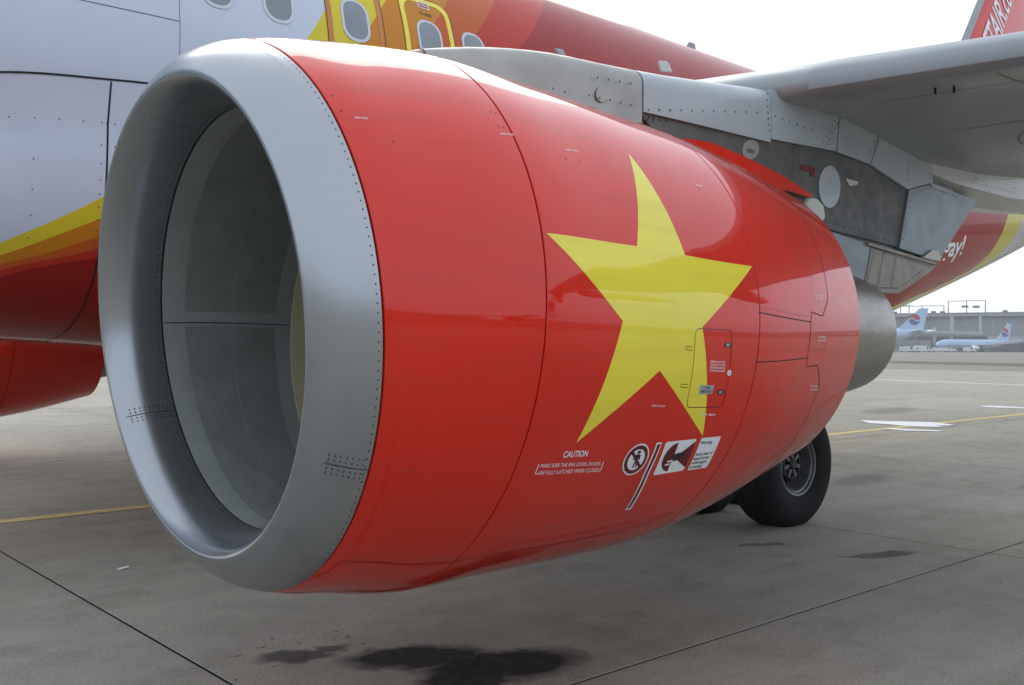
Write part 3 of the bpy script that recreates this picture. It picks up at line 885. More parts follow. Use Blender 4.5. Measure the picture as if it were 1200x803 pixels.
    def along(q, n):
        q = H(*q)
        for a, b in zip(q[:-1], q[1:]):
            for k in range(n):
                c = a+(b-a)*k/n; pts.append((body.pt(*c), nrm(*c)))
    along(((893, 360), (948, 371)), 22); along(((893, 330), (893, 360)), 6); along(((950, 320), (951, 360)), 8); along(((954, 328), (955, 362)), 7)
    along(((838, 190), (866, 236)), 14); along(((846, 196), (870, 240)), 14); along(((878, 262), (890, 318)), 12)
    sdots('rivet_row', pts, 0.0028, MAT['decal_maroon'], P)
    pts = [(body.pt(*c), nrm(*c)) for c in H((461, 166), (575, 131), (581, 132.5), (584, 148), (590, 149), (663, 186), (679, 189), (773.5, 440), (769, 464), (390, 112), (400, 130), (820, 222), (480, 551))]
    sdots('rivet_row', pts, 0.0042, MAT['rivet'], P)
    # ---- access door with latches and hinges
    c4 = H((814.6, 385), (858, 386.8), (846.4, 476.9), (803.4, 477.5))
    def quad(c, u, v_):   # bilinear, v down
        return c[0]*(1-u)*(1-v_)+c[1]*u*(1-v_)+c[2]*u*v_+c[3]*(1-u)*v_
    rr = rrect(1, 1, .1)
    ribbon('access_door', body, [quad(c4, p[0]+.5, p[1]+.5) for p in rr], .0035, MAT['decal_maroon'], P, closed=True)
    for q in ((853, 404), (844.5, 459)):
        c = body.hit(q); decal_poly('latch', body, [c+np.array(d) for d in ((-.022, -.008), (.022, -.008), (.022, .010), (-.022, .010))], MAT['rivet'], P, off=.003)
        decal_poly('latch', body, [c+np.array(d) for d in ((-.016, -.004), (.006, -.004), (.006, .006), (-.016, .006))], MAT['data_plate'], P, off=.004)
    for q in ((807.5, 408.3), (802, 452.2)):
        c = body.hit(q)
        ribbon('hinge', body, [c+np.array(d) for d in ((.026, -.006), (-.02, -.006), (-.026, .0), (-.02, .006), (.026, .006))], .003, MAT['decal_maroon'], P)
    # ---- star
    star = H((735.8, 179.4), (802.5, 299.2), (881.2, 312.2), (822.9, 383.4), (823.3, 511.1), (773, 434.4), (675, 519), (729.6, 376.2), (640, 273.3), (746.2, 288.8))
    decal_poly('star_emblem', body, star, MAT['yellow_paint'], P, off=.0008, maxlen=.04)
    # ---- prints
    W_ = MAT['decal_white']
    def T(s, a, b, c, mat=W_, bold=.012, name='print', off=.0022):
        A, B, Cc = H(a, b, c); decal_text(name, s, body, A, B, Cc, mat, P, bold=bold, off=off)
    T('CAUTION', (659, 535.8), (687.5, 534.5), (661.3, 528.6), bold=.02, name='caution_print')
    T('MAKE SURE THE FAN COWL DOORS', (632.6, 547.8), (702.5, 545.2), (634.2, 543.2), bold=0, name='caution_print')
    T('ARE FULLY LATCHED WHEN CLOSED', (629.3, 556.4), (700.5, 552.6), (630.9, 551.6), bold=0, name='caution_print')
    ribbon('caution_mark', body, H((631.3, 543.5), (626.8, 555), (629.5, 555)), .004, W_, P, off=.0022)
    ribbon('caution_mark', body, H((707, 541), (703, 551.5), (701, 551.8)), .004, W_, P, off=.0022)
    for q in ((415, 139.5), (586, 158.5), (662, 177.3), (763, 476.2)):
        T('HOIST POINT', q, (q[0]+16, q[1]+1 if q[1] > 400 else q[1]+1.2), (q[0]+.3, q[1]-2.2), bold=0)
    T('HOIST POINT', (814, 217.8), (822, 219.8), (814.4, 216), bold=.01)
    for k, s in enumerate(('REMOVE ALL PLUGS', 'FOR SAFETY IS CLOSED', 'BEFORE ENGINE RUN OR', 'IN OPERATION AFTER')):
        y = 424.8+3.5*k; T(s, (832-.25*k, y), (849.5-.25*k, y+.7), (832.2-.25*k, y-2.3), bold=.006)
    def disc(name, px_c, e1, e2, mat, off, k=1.0, n=40):
        decal_poly(name, body, H(*[(px_c[0]+k*(e1[0]*math.cos(t)+e2[0]*math.sin(t)), px_c[1]+k*(e1[1]*math.cos(t)+e2[1]*math.sin(t))) for t in np.linspace(0, 2*math.pi, n, endpoint=False)]), mat, P, off=off)
    disc('inspection_dot', (854.2, 437), (2.3, 0), (.4, -3.6), W_, .002, n=16)
    ribbon('inspection_mark', body, H((854.4, 434.9), (854, 439)), .004, MAT['decal_black'], P, off=.003)
    pl = H((820.2, 451.4), (836.6, 451.2), (834.6, 461.6), (818.4, 462))
    decal_poly('data_plate', body, pl, MAT['data_plate'], P, off=.002)
    T('CFM', (825.5, 455.4), (831, 455.4), (825.8, 453), mat=MAT['decal_black'], off=.003); T('56K 21 R.1', (820.8, 460), (834, 459.8), (821.2, 456.8), mat=MAT['decal_black'], off=.003)
    T('KEY MW', (821, 486.8), (838, 487.4), (821.3, 484.2), bold=.004)
    for q in ((962.5, 396), (953, 453.5), (958.5, 347.5)):
        for k in range(2): T('NO STEP' if k else 'CAUTION', (q[0]-4, q[1]+4*k), (q[0]+5, q[1]+.2+4*k), (q[0]-3.8, q[1]-2.2+4*k), bold=.006)
    # prohibition sign
    e1, e2 = (14.4, -2.0), (6.0, -18.4)
    cc = (744.8, 538.3)
    disc('prohibition_sign', cc, e1, e2, W_, .0016)
    disc('prohibition_sign', cc, e1, e2, MAT['decal_maroon'], .0024, k=.9)
    disc('prohibition_sign', cc, e1, e2, W_, .0032, k=.66)
    L2 = lambda u, v_: (cc[0]+e1[0]*u+e2[0]*v_, cc[1]+e1[1]*u+e2[1]*v_)
    for poly in ([(-.1, .34), (.06, .36), (.26, .28), (.3, -.02), (.2, -.02), (.18, .14), (.14, -.02), (.2, -.52), (.1, -.52), (.03, -.14), (-.06, -.52), (-.16, -.52), (-.06, -.02), (-.12, .12), (-.24, -.02), (-.3, .02)],):
        decal_poly('pictogram', body, H(*[L2(*p) for p in poly]), MAT['decal_black'], P, off=.0040)
    disc('pictogram', L2(.06, .48), (1.9, -.2), (.6, -2.1), MAT['decal_black'], .0040, n=14)
    decal_poly('prohibition_slash', body, H(*[L2(*p) for p in ((-.56, .44), (-.42, .56), (.56, -.44), (.42, -.56))]), MAT['decal_maroon'], P, off=.0046)
    # bar
    decal_poly('warning_bar', body, H((769.4, 518.8), (775.8, 518), (761, 553), (738.6, 596.8), (732.1, 597.8), (755, 553)), W_, P, off=.0016)
    decal_poly('warning_bar', body, H((770.4, 520.6), (774.0, 520.2), (759.2, 553), (738, 595), (734.4, 595.8), (756.6, 553)), MAT['decal_maroon'], P, off=.0024)
    # pictogram sheet
    q4 = [np.array(p) for p in ((780.2, 518), (816.3, 514), (800.9, 551.2), (764.8, 556.9))]
    B4 = lambda u, v_: tuple(q4[0]*(1-u)*(1-v_)+q4[1]*u*(1-v_)+q4[2]*u*v_+q4[3]*(1-u)*v_)
    decal_poly('warning_sheet', body, H(*[B4(*p) for p in ((.03, 0), (.97, 0), (1, .04), (1, .93), (.95, 1), (.03, 1), (0, .95), (0, .05))]), W_, P, off=.0016)
    decal_poly('warning_pictogram', body, H(*[B4(*p) for p in ((.62, .42), (1, .08), (1, .90), (.62, .62))]), MAT['decal_maroon'], P, off=.0024)
    decal_poly('warning_pictogram', body, H(*[B4(*p) for p in [(.46+.0-.34*math.cos(t)*1.0 if abs(t) < 1.6 else .46, .5-.44*math.sin(t)) for t in np.linspace(-1.5, 1.5, 14)]+[(.5, .08), (.46, .5), (.52, .90)]][:14]), MAT['decal_maroon'], P, off=.0024)
    decal_poly('warning_pictogram', body, H(*[B4(*p) for p in ((.44, .42), (.58, .38), (.74, .40), (.82, .48), (.74, .58), (.58, .62), (.44, .64))]), MAT['decal_black'], P, off=.0032)
    for v0 in (.60, .70):
        decal_poly('warning_pictogram', body, H(*[B4(*p) for p in ((.26+.4*(.7-v0), v0), (.42+.4*(.7-v0), v0-.02), (.42+.4*(.7-v0), v0+.03), (.26+.4*(.7-v0), v0+.05))]), W_, P, off=.0032)
    q5 = [np.array(p) for p in ((821.9, 513.2), (844.9, 511), (828, 547.6), (805, 551.2))]
    C5 = lambda u, v_: tuple(q5[0]*(1-u)*(1-v_)+q5[1]*u*(1-v_)+q5[2]*u*v_+q5[3]*(1-u)*v_)
    decal_poly('warning_sheet', body, H(*[C5(*p) for p in ((.04, 0), (.97, 0), (1, .04), (1, .95), (.96, 1), (.03, 1), (0, .96), (0, .04))]), W_, P, off=.0016)
    for s, v0, w_ in (('Warning', .2, .6), ('Stand clear of', .56, .88), ('hazard areas', .69, .8), ('while engine', .82, .78), ('is running', .95, .62)):
        T(s, C5(.06, v0), C5(.06+w_, v0), C5(.06, v0-.10), mat=MAT['decal_black'], off=.0026, bold=.008, name='warning_print')
    # ---- cowl bolts
    return nac, body

nac, nbody = nacelle(-5.75, True)
nacelle(5.75, False)

# ---- pylon: an upright blade built of panels; outlines read on its outer face
def XZ(px, y): 
    p = on(px, 1, y); return (p[0], p[2])
def panel(name, pts, y, mat, parent, depth=0.25, bevel=0.006, seg=2, side=-1):
    poly = [XZ(p, y) if p[1] < 2000 else None for p in pts]
    return MB().prism(poly, y, y+depth).build(name, mat, parent, bevel=bevel, seg=seg)

YP = -6.0
core_poly = [(12.9, 2.5), (13.8, 2.93), (14.9, 3.02), (16.9, 2.95), (17.6, 2.74), (17.1, 2.30), (16.5, 2.02), (16.2, 2.02), (15.6, 2.30), (14.6, 2.3), (13.6, 2.4)]
pylon = part(MB().prism(core_poly, -5.97, -5.53).build('engine_pylon', MAT['pylon_dark'], bevel=0.01))
# forward fairing: rounded, bare metal, with a nose cap
def fairing_loft(name, prof, mat, parent, n=18, yc=-5.75):
    """prof: (x, ztop, zbot, halfwidth) ; top rounded"""
    vv = []
    for x, zt, zb, hw in prof:
        for k in range(n+1):
            t = math.pi*k/n
            rad = min(hw, .12)
            c, s_ = math.cos(t), math.sin(t)
            y = -hw*math.copysign(abs(c)**0.55, c); z = zt-rad+rad*abs(s_)**0.8
            if k == 0: pass
            vv.append((x, yc+y, z))
        vv.append((x, yc+hw, zb)); vv.append((x, yc-hw, zb))
    nn = n+3
    ff = grid_faces(len(prof), nn)
    ff += [tuple(range(nn)), tuple(range(len(vv)-1, len(vv)-nn-1, -1))]
    o = mesh(name, vv, ff, mat, parent, smooth=True, auto=42)
    bm = bmesh.new(); bm.from_mesh(o.data); bmesh.ops.recalc_face_normals(bm, faces=bm.faces); bm.to_mesh(o.data); bm.free()
    return o
_tp = [on(q, 1, -5.85) for q in ((482, 57.5), (500, 53.5), (530, 52.5), (560, 53), (620, 58.5), (700, 76), (752, 86.5), (800, 94), (860, 102), (905, 108))]
top = lambda x: float(cub([p[0] for p in _tp], [p[2] for p in _tp], x))
XN = float(_tp[0][0])
hwf = lambda x: float(cub([XN, XN+.2, XN+.5, 13.3, 13.8, 15], [.05, .12, .18, .22, .245, .25], x))
fairing_loft('pylon_nose', [(x, top(x), 2.6, hwf(x)) for x in np.linspace(XN, 12.52, 6)], MAT['fairing_metal'], pylon)
fairing_loft('pylon_fairing', [(x, top(x), 2.62, hwf(x)) for x in np.linspace(12.535, 13.79, 12)], MAT['fairing_metal'], pylon)
fairing_loft('pylon_fairing', [(x, top(x), 2.815, hwf(x)+.004) for x in np.linspace(13.80, 14.93, 10)], MAT['fairing_grey'], pylon)
panel('pylon_panel', [(842, 131), (903, 134), (903, 163), (880, 158), (857, 149), (848, 142)], -6.004, MAT['fairing_grey'], pylon, .03, .002)
panel('pylon_panel', [(904, 104), (945, 113), (984, 126.5), (980, 177), (966, 174.5), (904, 163)], -6.004, MAT['fairing_grey'], pylon, .24, .003)
panel('pylon_panel', [(985.5, 127), (1029, 155), (1031, 156), (1020, 192.5), (1008, 188), (981, 178)], -6.004, MAT['fairing_grey'], pylon, .24, .003)
panel('pylon_panel', [(1032, 156.5), (1074, 185), (1092, 193), (1094, 214), (1064, 222), (1021, 193)], -6.004, MAT['fairing_grey'], pylon, .24, .003)
panel('pylon_panel', [(745, 129), (842, 133), (848, 143), (857, 150), (880, 159), (903, 164), (966, 176), (1021, 194), (1064, 222), (1053, 290), (975, 270), (920, 240), (800, 190)], -5.985, MAT['pylon_dark'], pylon, .03, .003)
panel('pylon_panel', [(1065.5, 222.5), (1094, 215), (1145, 236), (1100, 306), (1054, 291)], -6.0, MAT['aft_grey'], pylon, .2, .003)
panel('pylon_panel', [(975, 272), (1020.5, 287), (1010, 346), (1003, 335), (985, 300)], -5.992, MAT['aft_grey'], pylon, .2, .003)
panel('heat_shield', [(1021.5, 287), (1098, 311), (1092, 318), (1054, 344), (1011, 342)], -5.996, MAT['shield_beige'], pylon, .2, .004)
panel('heat_shield_bracket', [(1093, 293), (1100, 294), (1103, 306), (1082, 302)], -6.02, MAT['fairing_cream'], pylon, .03, .002)
panel('heat_shield_rail', [(1018, 284), (1098, 308), (1098, 311), (1018, 287.5)], -6.01, MAT['shield_beige'], pylon, .02, .001)
def pdisc(name, c, a, b, y, mat, depth=.006, n=36, parent=pylon, rot=0):
    pts = [(c[0]+a*math.cos(t)*math.cos(rot)-b*math.sin(t)*math.sin(rot), c[1]+a*math.cos(t)*math.sin(rot)+b*math.sin(t)*math.cos(rot)) for t in np.linspace(0, 2*math.pi, n, endpoint=False)]
    return panel(name, pts, y, mat, parent, depth, .0012, 1)
pdisc('blowout_cover', (972.5, 219), 12.5, 25, -5.993, MAT['fairing_grey'])
pdisc('access_cover', (880, 175.5), 9.5, 12, -5.991, MAT['fairing_metal'], rot=.25)
panel('access_plate', [(876, 174), (884, 176), (884, 180), (876, 178.5)], -5.993, MAT['pylon_dark'], pylon, .004, .0005, 1)
pdisc('access_cover', (706, 110.5), 7, 9.5, -5.9915, MAT['fairing_metal'])
panel('placard', [(939.5, 192.5), (955, 196), (955, 207), (950, 206), (950, 201.5), (939.5, 199)], -5.990, MAT['decal_maroon'], pylon, .004, .0004, 1)
panel('placard', [(631, 79.5), (643.5, 82.5), (643.5, 86.5), (631, 83)], -5.945, MAT['aft_grey'], pylon, .012, .0004, 1)
panel('placard', [(991, 209), (1006, 213), (1005, 216.5), (996, 218)], -5.990, MAT['fairing_cream'], pylon, .004, .0004, 1)
panel('aft_hatch', [(1090, 214), (1117, 223.5), (1115, 229), (1092, 220)], -6.004, MAT['wing_grey'], pylon, .004, .0005, 1)
# line rows of fasteners on the pylon
pts = []
def prow(q, n, y):
    for (a, b), m in zip(zip(q[:-1], q[1:]), n):
        for k in range(m):
            p = on((a[0]+(b[0]-a[0])*k/m, a[1]+(b[1]-a[1])*k/m), 1, y); pts.append((tuple(p), (0, -1, 0)))
prow([(760, 128.5), (900, 132)], [11], -6.006)
prow([(908, 136), (960, 156)], [6], -6.006)
prow([(899, 110), (900, 132), (902, 160)], [3, 4], -6.006)
prow([(985, 130), (962, 172)], [7], -6.006); prow([(988, 132), (966, 175)], [7], -6.006)
prow([(1028, 160), (1017, 190)], [5], -6.006); prow([(1065, 190), (1064, 216)], [5], -6.006)
prow([(700, 91), (752, 100)], [4], -6.0); prow([(690, 112), (752, 126)], [5], -6.0)
prow([(648, 104), (675, 112)], [2], -5.99)
prow([(748, 136), (835, 142)], [14], -5.988); prow([(752, 139), (830, 146)], [11], -5.988)
prow([(930, 170), (930, 205)], [9], -5.988); prow([(936, 172), (936, 208)], [9], -5.988)
prow([(1026, 200), (1060, 224)], [9], -5.988); prow([(1040, 215), (1060, 228)], [6], -5.988)
prow([(1057, 230), (1048, 286)], [12], -5.988)
prow([(978, 262), (1048, 284)], [12], -5.988)
prow([(1024, 291), (1092, 313)], [24], -6.0); prow([(1024, 294), (1014, 338)], [14], -6.0); prow([(1036, 297), (1028, 340)], [12], -6.0); prow([(1050, 302), (1044, 340)], [10], -6.0); prow([(1014, 337), (1056, 338)], [14], -6.0); prow([(1058, 335), (1085, 314)], [7], -6.0)
prow([(1068, 228), (1092, 219)], [4], -6.003); prow([(1105, 224), (1140, 237)], [6], -6.003); prow([(1068, 228), (1057, 288)], [8], -6.003)
sdots('rivet_row', pts, .006, MAT['rivet'], pylon, depth=.003)
# red fairing lip of the reverser that runs along the pylon
q = [(800, 170), (805, 162), (835, 167), (870, 182), (915, 204), (954, 229), (952, 232), (922, 223), (905, 228), (850, 205)]
panel('cowl_fairing', q, -6.03, MAT['red_paint'], nac, .035, .004)
q = [(945, 233), (958, 232), (966, 240), (968, 256), (962, 262), (945, 250)]
panel('duct_lip', q, -6.0, MAT['fairing_cream'], nac, .05, .01, 3)
# small lugs on top of the pylon
panel('lug', [(772.5, 73), (774, 71), (781, 71), (784, 73), (789, 85), (775, 83.5)], -5.75, MAT['fairing_cream'], pylon, .012, .004)
panel('lug', [(651, 56), (660, 58), (664, 65), (655, 63)], -5.80, MAT['fairing_grey'], pylon, .015, .002)
# the other pylon, plain
pyl2 = MB().prism([(12.6, 2.6), (12.8, 2.92), (13.8, 3.0), (14.9, 3.08), (16.9, 2.95), (17.6, 2.74), (17.1, 2.30), (16.2, 2.02), (15.6, 2.3), (13.6, 2.4)], 5.53, 5.97).build('engine_pylon', MAT['fairing_grey'], bevel=.02)
part(pyl2)

# ---- wings
AFU = [(0, 0), (.004, .012), (.015, .021), (.05, .038), (.1, .053), (.2, .068), (.35, .074), (.55, .060), (.75, .032), (.9, .004), (1, -.018)]
AFL = [(0, 0), (.003, -.009), (.010, -.0145), (.03, -.0185), (.07, -.0195), (.13, -.0175), (.19, -.0185), (.31, -.033), (.45, -.050), (.6, -.052), (.75, -.046), (.9, -.032), (1, -.023)]
def le(y): return 15.05+.51*(y-6.15)
def lez(y): return 3.165+.072*(y-6.15)
def te(y): return 18.95 if y < 6.4 else 18.95+(22.3-18.95)*(y-6.4)/(17-6.4)
def tk(y): return float(cub([1.5, 6.2, 10, 17], [1.12, 1.0, .86, .72], y))
au = lambda c: cub([p[0] for p in AFU], [p[1] for p in AFU], c)
al = lambda c: cub([p[0] for p in AFL], [p[1] for p in AFL], c)
cs = [.5*(1-math.cos(math.pi*k/26)) for k in range(27)]
def wing_sec(y, c0u=1.0, c0l=1.0, off=0.0):
    out = []
    L_ = te(y)-le(y)
    for c in reversed(cs):
        if c <= c0u: out.append((c, float(au(c))*tk(y)+off/L_))
    for c in cs[1:]:
        if c <= c0l: out.append((c, float(al(c))*tk(y)-off/L_))
    return [(le(y)-off*(1 if c < .02 else 0)+c*L_, lez(y)+z*L_) for c, z in out]
def wing(sgn):
    ys = [1.2, 2.0, 3.0, 4.2, 5.4, 5.75, 6.15, 6.4, 7.2, 8.2, 9.5, 11, 13, 15, 16.6, 17.0]
    vv = []
    for y in ys:
        sec = wing_sec(y); n = len(sec)
        vv += [(x, sgn*y, z) for x, z in sec]
    ff = grid_faces(len(ys), n)+[tuple(range(n)), tuple(range(len(vv)-1, len(vv)-n-1, -1))]
    wg = part(mesh('wing', vv, ff, MAT['wing_grey'], smooth=True, auto=40))
    bm = bmesh.new(); bm.from_mesh(wg.data); bmesh.ops.recalc_face_normals(bm, faces=bm.faces); bm.to_mesh(wg.data); bm.free()
    for y0, y1 in ((2.6, 5.3), (6.17, 8.6), (8.615, 11.2), (11.215, 13.8), (13.815, 16.4)):
        vv = []
        yy = np.linspace(y0, y1, 6)
        for y in yy:
            o_ = wing_sec(y, .15, .035, .006); i_ = wing_sec(y, .15, .035, -.01); n1 = len(o_)
            vv += [(x, sgn*y, z) for x, z in o_]+[(x, sgn*y, z) for x, z in reversed(i_)]
        n2 = 2*n1
        ff = grid_faces(len(yy), n2)+[tuple(range(n2)), tuple(range(len(vv)-1, len(vv)-n2-1, -1))]
        o = mesh('slat', vv, ff, MAT['slat_grey'], wg, smooth=True, auto=40)
        bm = bmesh.new(); bm.from_mesh(o.data); bmesh.ops.recalc_face_normals(bm, faces=bm.faces); bm.to_mesh(o.data); bm.free()
    # wingtip fence: an arrow-shaped plate above and below the tip
    MB().prism([(le(17)+.35, 3.96), (le(17)+1.15, 4.62), (le(17)+1.75, 4.62), (le(17)+1.95, 3.93), (le(17)+1.75, 3.25), (le(17)+1.2, 3.25)], sgn*17.0-.03, sgn*17.0+.03).build('wingtip_fence', MAT['red_paint'], wg, bevel=.008)
    # flap track fairings
    for y, x0, x1, zm, hh in ((9.8, 18.3, 21.6, 3.03, .23), (13.3, 19.8, 22.6, 3.35, .2)):
        mb = MB(); st = []
        for k in range(13):
            t = k/12; rr = hh*math.sin(math.pi*min(1, max(0, t))**.8)**.7 if 0 < t < 1 else .01
            st.append((x0+(x1-x0)*t, rr))
        vv = []
        for x, rr in st:
            for j in range(16):
                a = 2*math.pi*j/16; vv.append((x, sgn*y+rr*.6*math.cos(a), zm+rr*math.sin(a)))
        mesh('flap_track_fairing', vv, grid_faces(13, 16), MAT['wing_grey'], wg, smooth=True)
    return wg
wing_port = wing(-1)
wing(1)
# aft pylon fairing under the wing (hexagonal section), cream upper flank, grey keel
sec = []
for x, zt, zk, zb, hw in ((16.72, 3.03, 2.90, 2.84, .24), (17.3, 3.03, 2.84, 2.76, .26), (17.75, 3.03, 2.835, 2.735, .26), (18.3, 3.03, 2.83, 2.75, .26), (18.9, 3.02, 2.86, 2.79, .25), (19.6, 2.99, 2.89, 2.84, .19), (20.6, 2.96, 2.93, 2.90, .08), (21.0, 2.95, 2.94, 2.93, .02)):
    sec.append([(x, -5.75-hw, zt), (x, -5.75-hw, zk), (x, -5.75-hw*.35, zb), (x, -5.75+hw*.35, zb), (x, -5.75+hw, zk), (x, -5.75+hw, zt)])
aft = MB().add([p for s_ in sec for p in s_], grid_faces(len(sec), 6)+[tuple(range(6)), tuple(range(6*len(sec)-1, 6*len(sec)-7, -1))]).build('pylon_aft_fairing', MAT['fairing_cream'], smooth=True, auto=20)
part(aft)
pts = []
prow([(1140, 214), (1190, 226)], [9], -6.012); prow([(1100, 211), (1135, 220)], [4], -6.012); prow([(1098, 202), (1160, 204)], [4], -6.012); prow([(1188, 208), (1190, 232)], [4], -6.012); prow([(1142, 209), (1146, 211)], [2], -6.012)
sdots('rivet_row', pts, .006, MAT['rivet'], aft, depth=.003)
# slots in the wing underside
def wing_low(x, y):
    y = abs(y); L_ = te(y)-le(y); return lez(y)+float(al((x-le(y))/L_))*tk(y)*L_
for q in ((1096, 103), (1118, 101)):
    d = ray(q); t = 3.0
    while True:
        p = CAM+d*t
        if p[0] > le(abs(p[1])) and p[2] > wing_low(p[0], p[1]) or t > 20: break
        t += .005
    MB().box((p[0]-.006, p[1]-.005, p[2]-.04), (p[0]+.006, p[1]+.005, p[2]+.02)).build('drain_slot', MAT['black_gap'], wing_port)
def wing_line(p):
    vv = []
    q = []
    for a_, b_ in zip(p[:-1], p[1:]):
        m = max(2, int(math.dist(a_, b_)/.08)); q += [(a_[0]+(b_[0]-a_[0])*i/m, a_[1]+(b_[1]-a_[1])*i/m) for i in range(m)]
    q.append(p[-1])
    for i, (x, y) in enumerate(q):
        x2, y2 = q[min(i+1, len(q)-1)]; x1, y1 = q[max(i-1, 0)]; L_ = math.hypot(x2-x1, y2-y1); nx, ny = -(y2-y1)/L_*.003, (x2-x1)/L_*.003
        for k in (1, -1): vv.append((x+k*nx, y+k*ny, wing_low(x+k*nx, y+k*ny)-.0015))
    mesh('skin_joint', vv, [(2*i, 2*i+1, 2*i+3, 2*i+2) for i in range(len(q)-1)], MAT['rivet'], wing_port)
wl = lambda y, c: (le(y)+c*(te(y)-le(y)), -y)
wing_line([wl(6.3, .13), wl(12, .13)]); wing_line([wl(6.4, .34), wl(12, .34)])
for y in (7.0, 8.1, 9.4): wing_line([wl(y, .05), wl(y, .60)])
for y, c in ((6.75, .46), (7.55, .24), (8.7, .24), (7.5, .48)):
    cx, cy = wl(y, c); wing_line([(cx+.26*math.cos(t), cy+.15*math.sin(t)) for t in np.linspace(0, 2*math.pi, 25)])

# ---- tail
def fin_mesh(pts, th, name, mat, y0=0):
    """pts: le root, le tip, te tip, te root in (x,z); lens section"""
    (a, b, c, d) = pts; vv = []; rows = 7; n = 14
    for k in range(rows):
        t = k/(rows-1)
        x0, z0 = a[0]+(b[0]-a[0])*t, a[1]+(b[1]-a[1])*t; x1, z1 = d[0]+(c[0]-d[0])*t, d[1]+(c[1]-d[1])*t
        T_ = th*(1-.55*t)
        for j in range(2*n):
            q = j/n if j <= n else 2-j/n
            wv = 1.7*math.sqrt(max(q, 0))*(1-q)+.0
            vv.append((x0+(x1-x0)*q, (-1 if j <= n else 1)*T_*wv, z0+(z1-z0)*q))
    ff = grid_faces(rows, 2*n)+[tuple(range(2*n)), tuple(range(len(vv)-1, len(vv)-2*n-1, -1))]
    return mesh(name, vv, ff, mat, smooth=True, auto=40)
fin = part(fin_mesh([(29.0, 5.6), (33.66, 11.76), (35.6, 11.76), (35.3, 5.4)], .30, 'tail_fin', MAT['red_paint']))
led = MB().add([(29.2+.755*(z-5.9)+dx-.03, y, z) for z in (5.9, 11.7) for dx, y in ((.16, -.115*(1-.5*(z-5.9)/5.9)), (0, 0), (.16, .115*(1-.5*(z-5.9)/5.9)))], [(0, 1, 4, 3), (1, 2, 5, 4)]).build('fin_leading_edge', MAT['slat_grey'], fin)
vv, ff = text_mesh('VIETJETAIR.com', bold=.015)
U2 = lambda px: on(px, 1, -.2)[[0, 2]]
Ap, Bp = U2((1150.5, 114)), U2((1194, -12))
dirv = Bp-Ap; up_ = U2((1167, 9))-U2((1177, 38))
def fy(x, z):
    t = (z-5.6)/6.16; x0 = 29+4.66*t; x1 = 35.3+.3*t; q = (x-x0)/(x1-x0); return -.30*(1-.55*t)*1.7*math.sqrt(max(q, 0))*(1-q)-.012
tv = []
for x, y in vv:
    p = Ap+dirv*x+up_*y; tv.append((p[0], fy(p[0], p[1]), p[1]))
mesh('fin_lettering', tv, ff, MAT['decal_white'], fin)
part(fin_mesh([(32.3, 5.0), (35.2, 5.0), (36.4, 5.0), (36.0, 5.0)], .01, 'rudder_post', MAT['red_paint']))
for sg in (-1, 1):
    vv = []
    for y, x0, x1, z, t in ((.4, 32.0, 35.6, 4.95, .17), (6.2, 35.2, 36.6, 5.55, .06)):
        for j in range(16):
            q = j/8 if j <= 8 else 2-j/8
            vv.append((x0+(x1-x0)*q, sg*y, z+(1 if j <= 8 else -1)*t*1.7*math.sqrt(q)*(1-q)))
    part(mesh('tailplane', vv, grid_faces(2, 16)+[tuple(range(16)), tuple(range(31, 15, -1))], MAT['wing_grey'], smooth=True, auto=40))

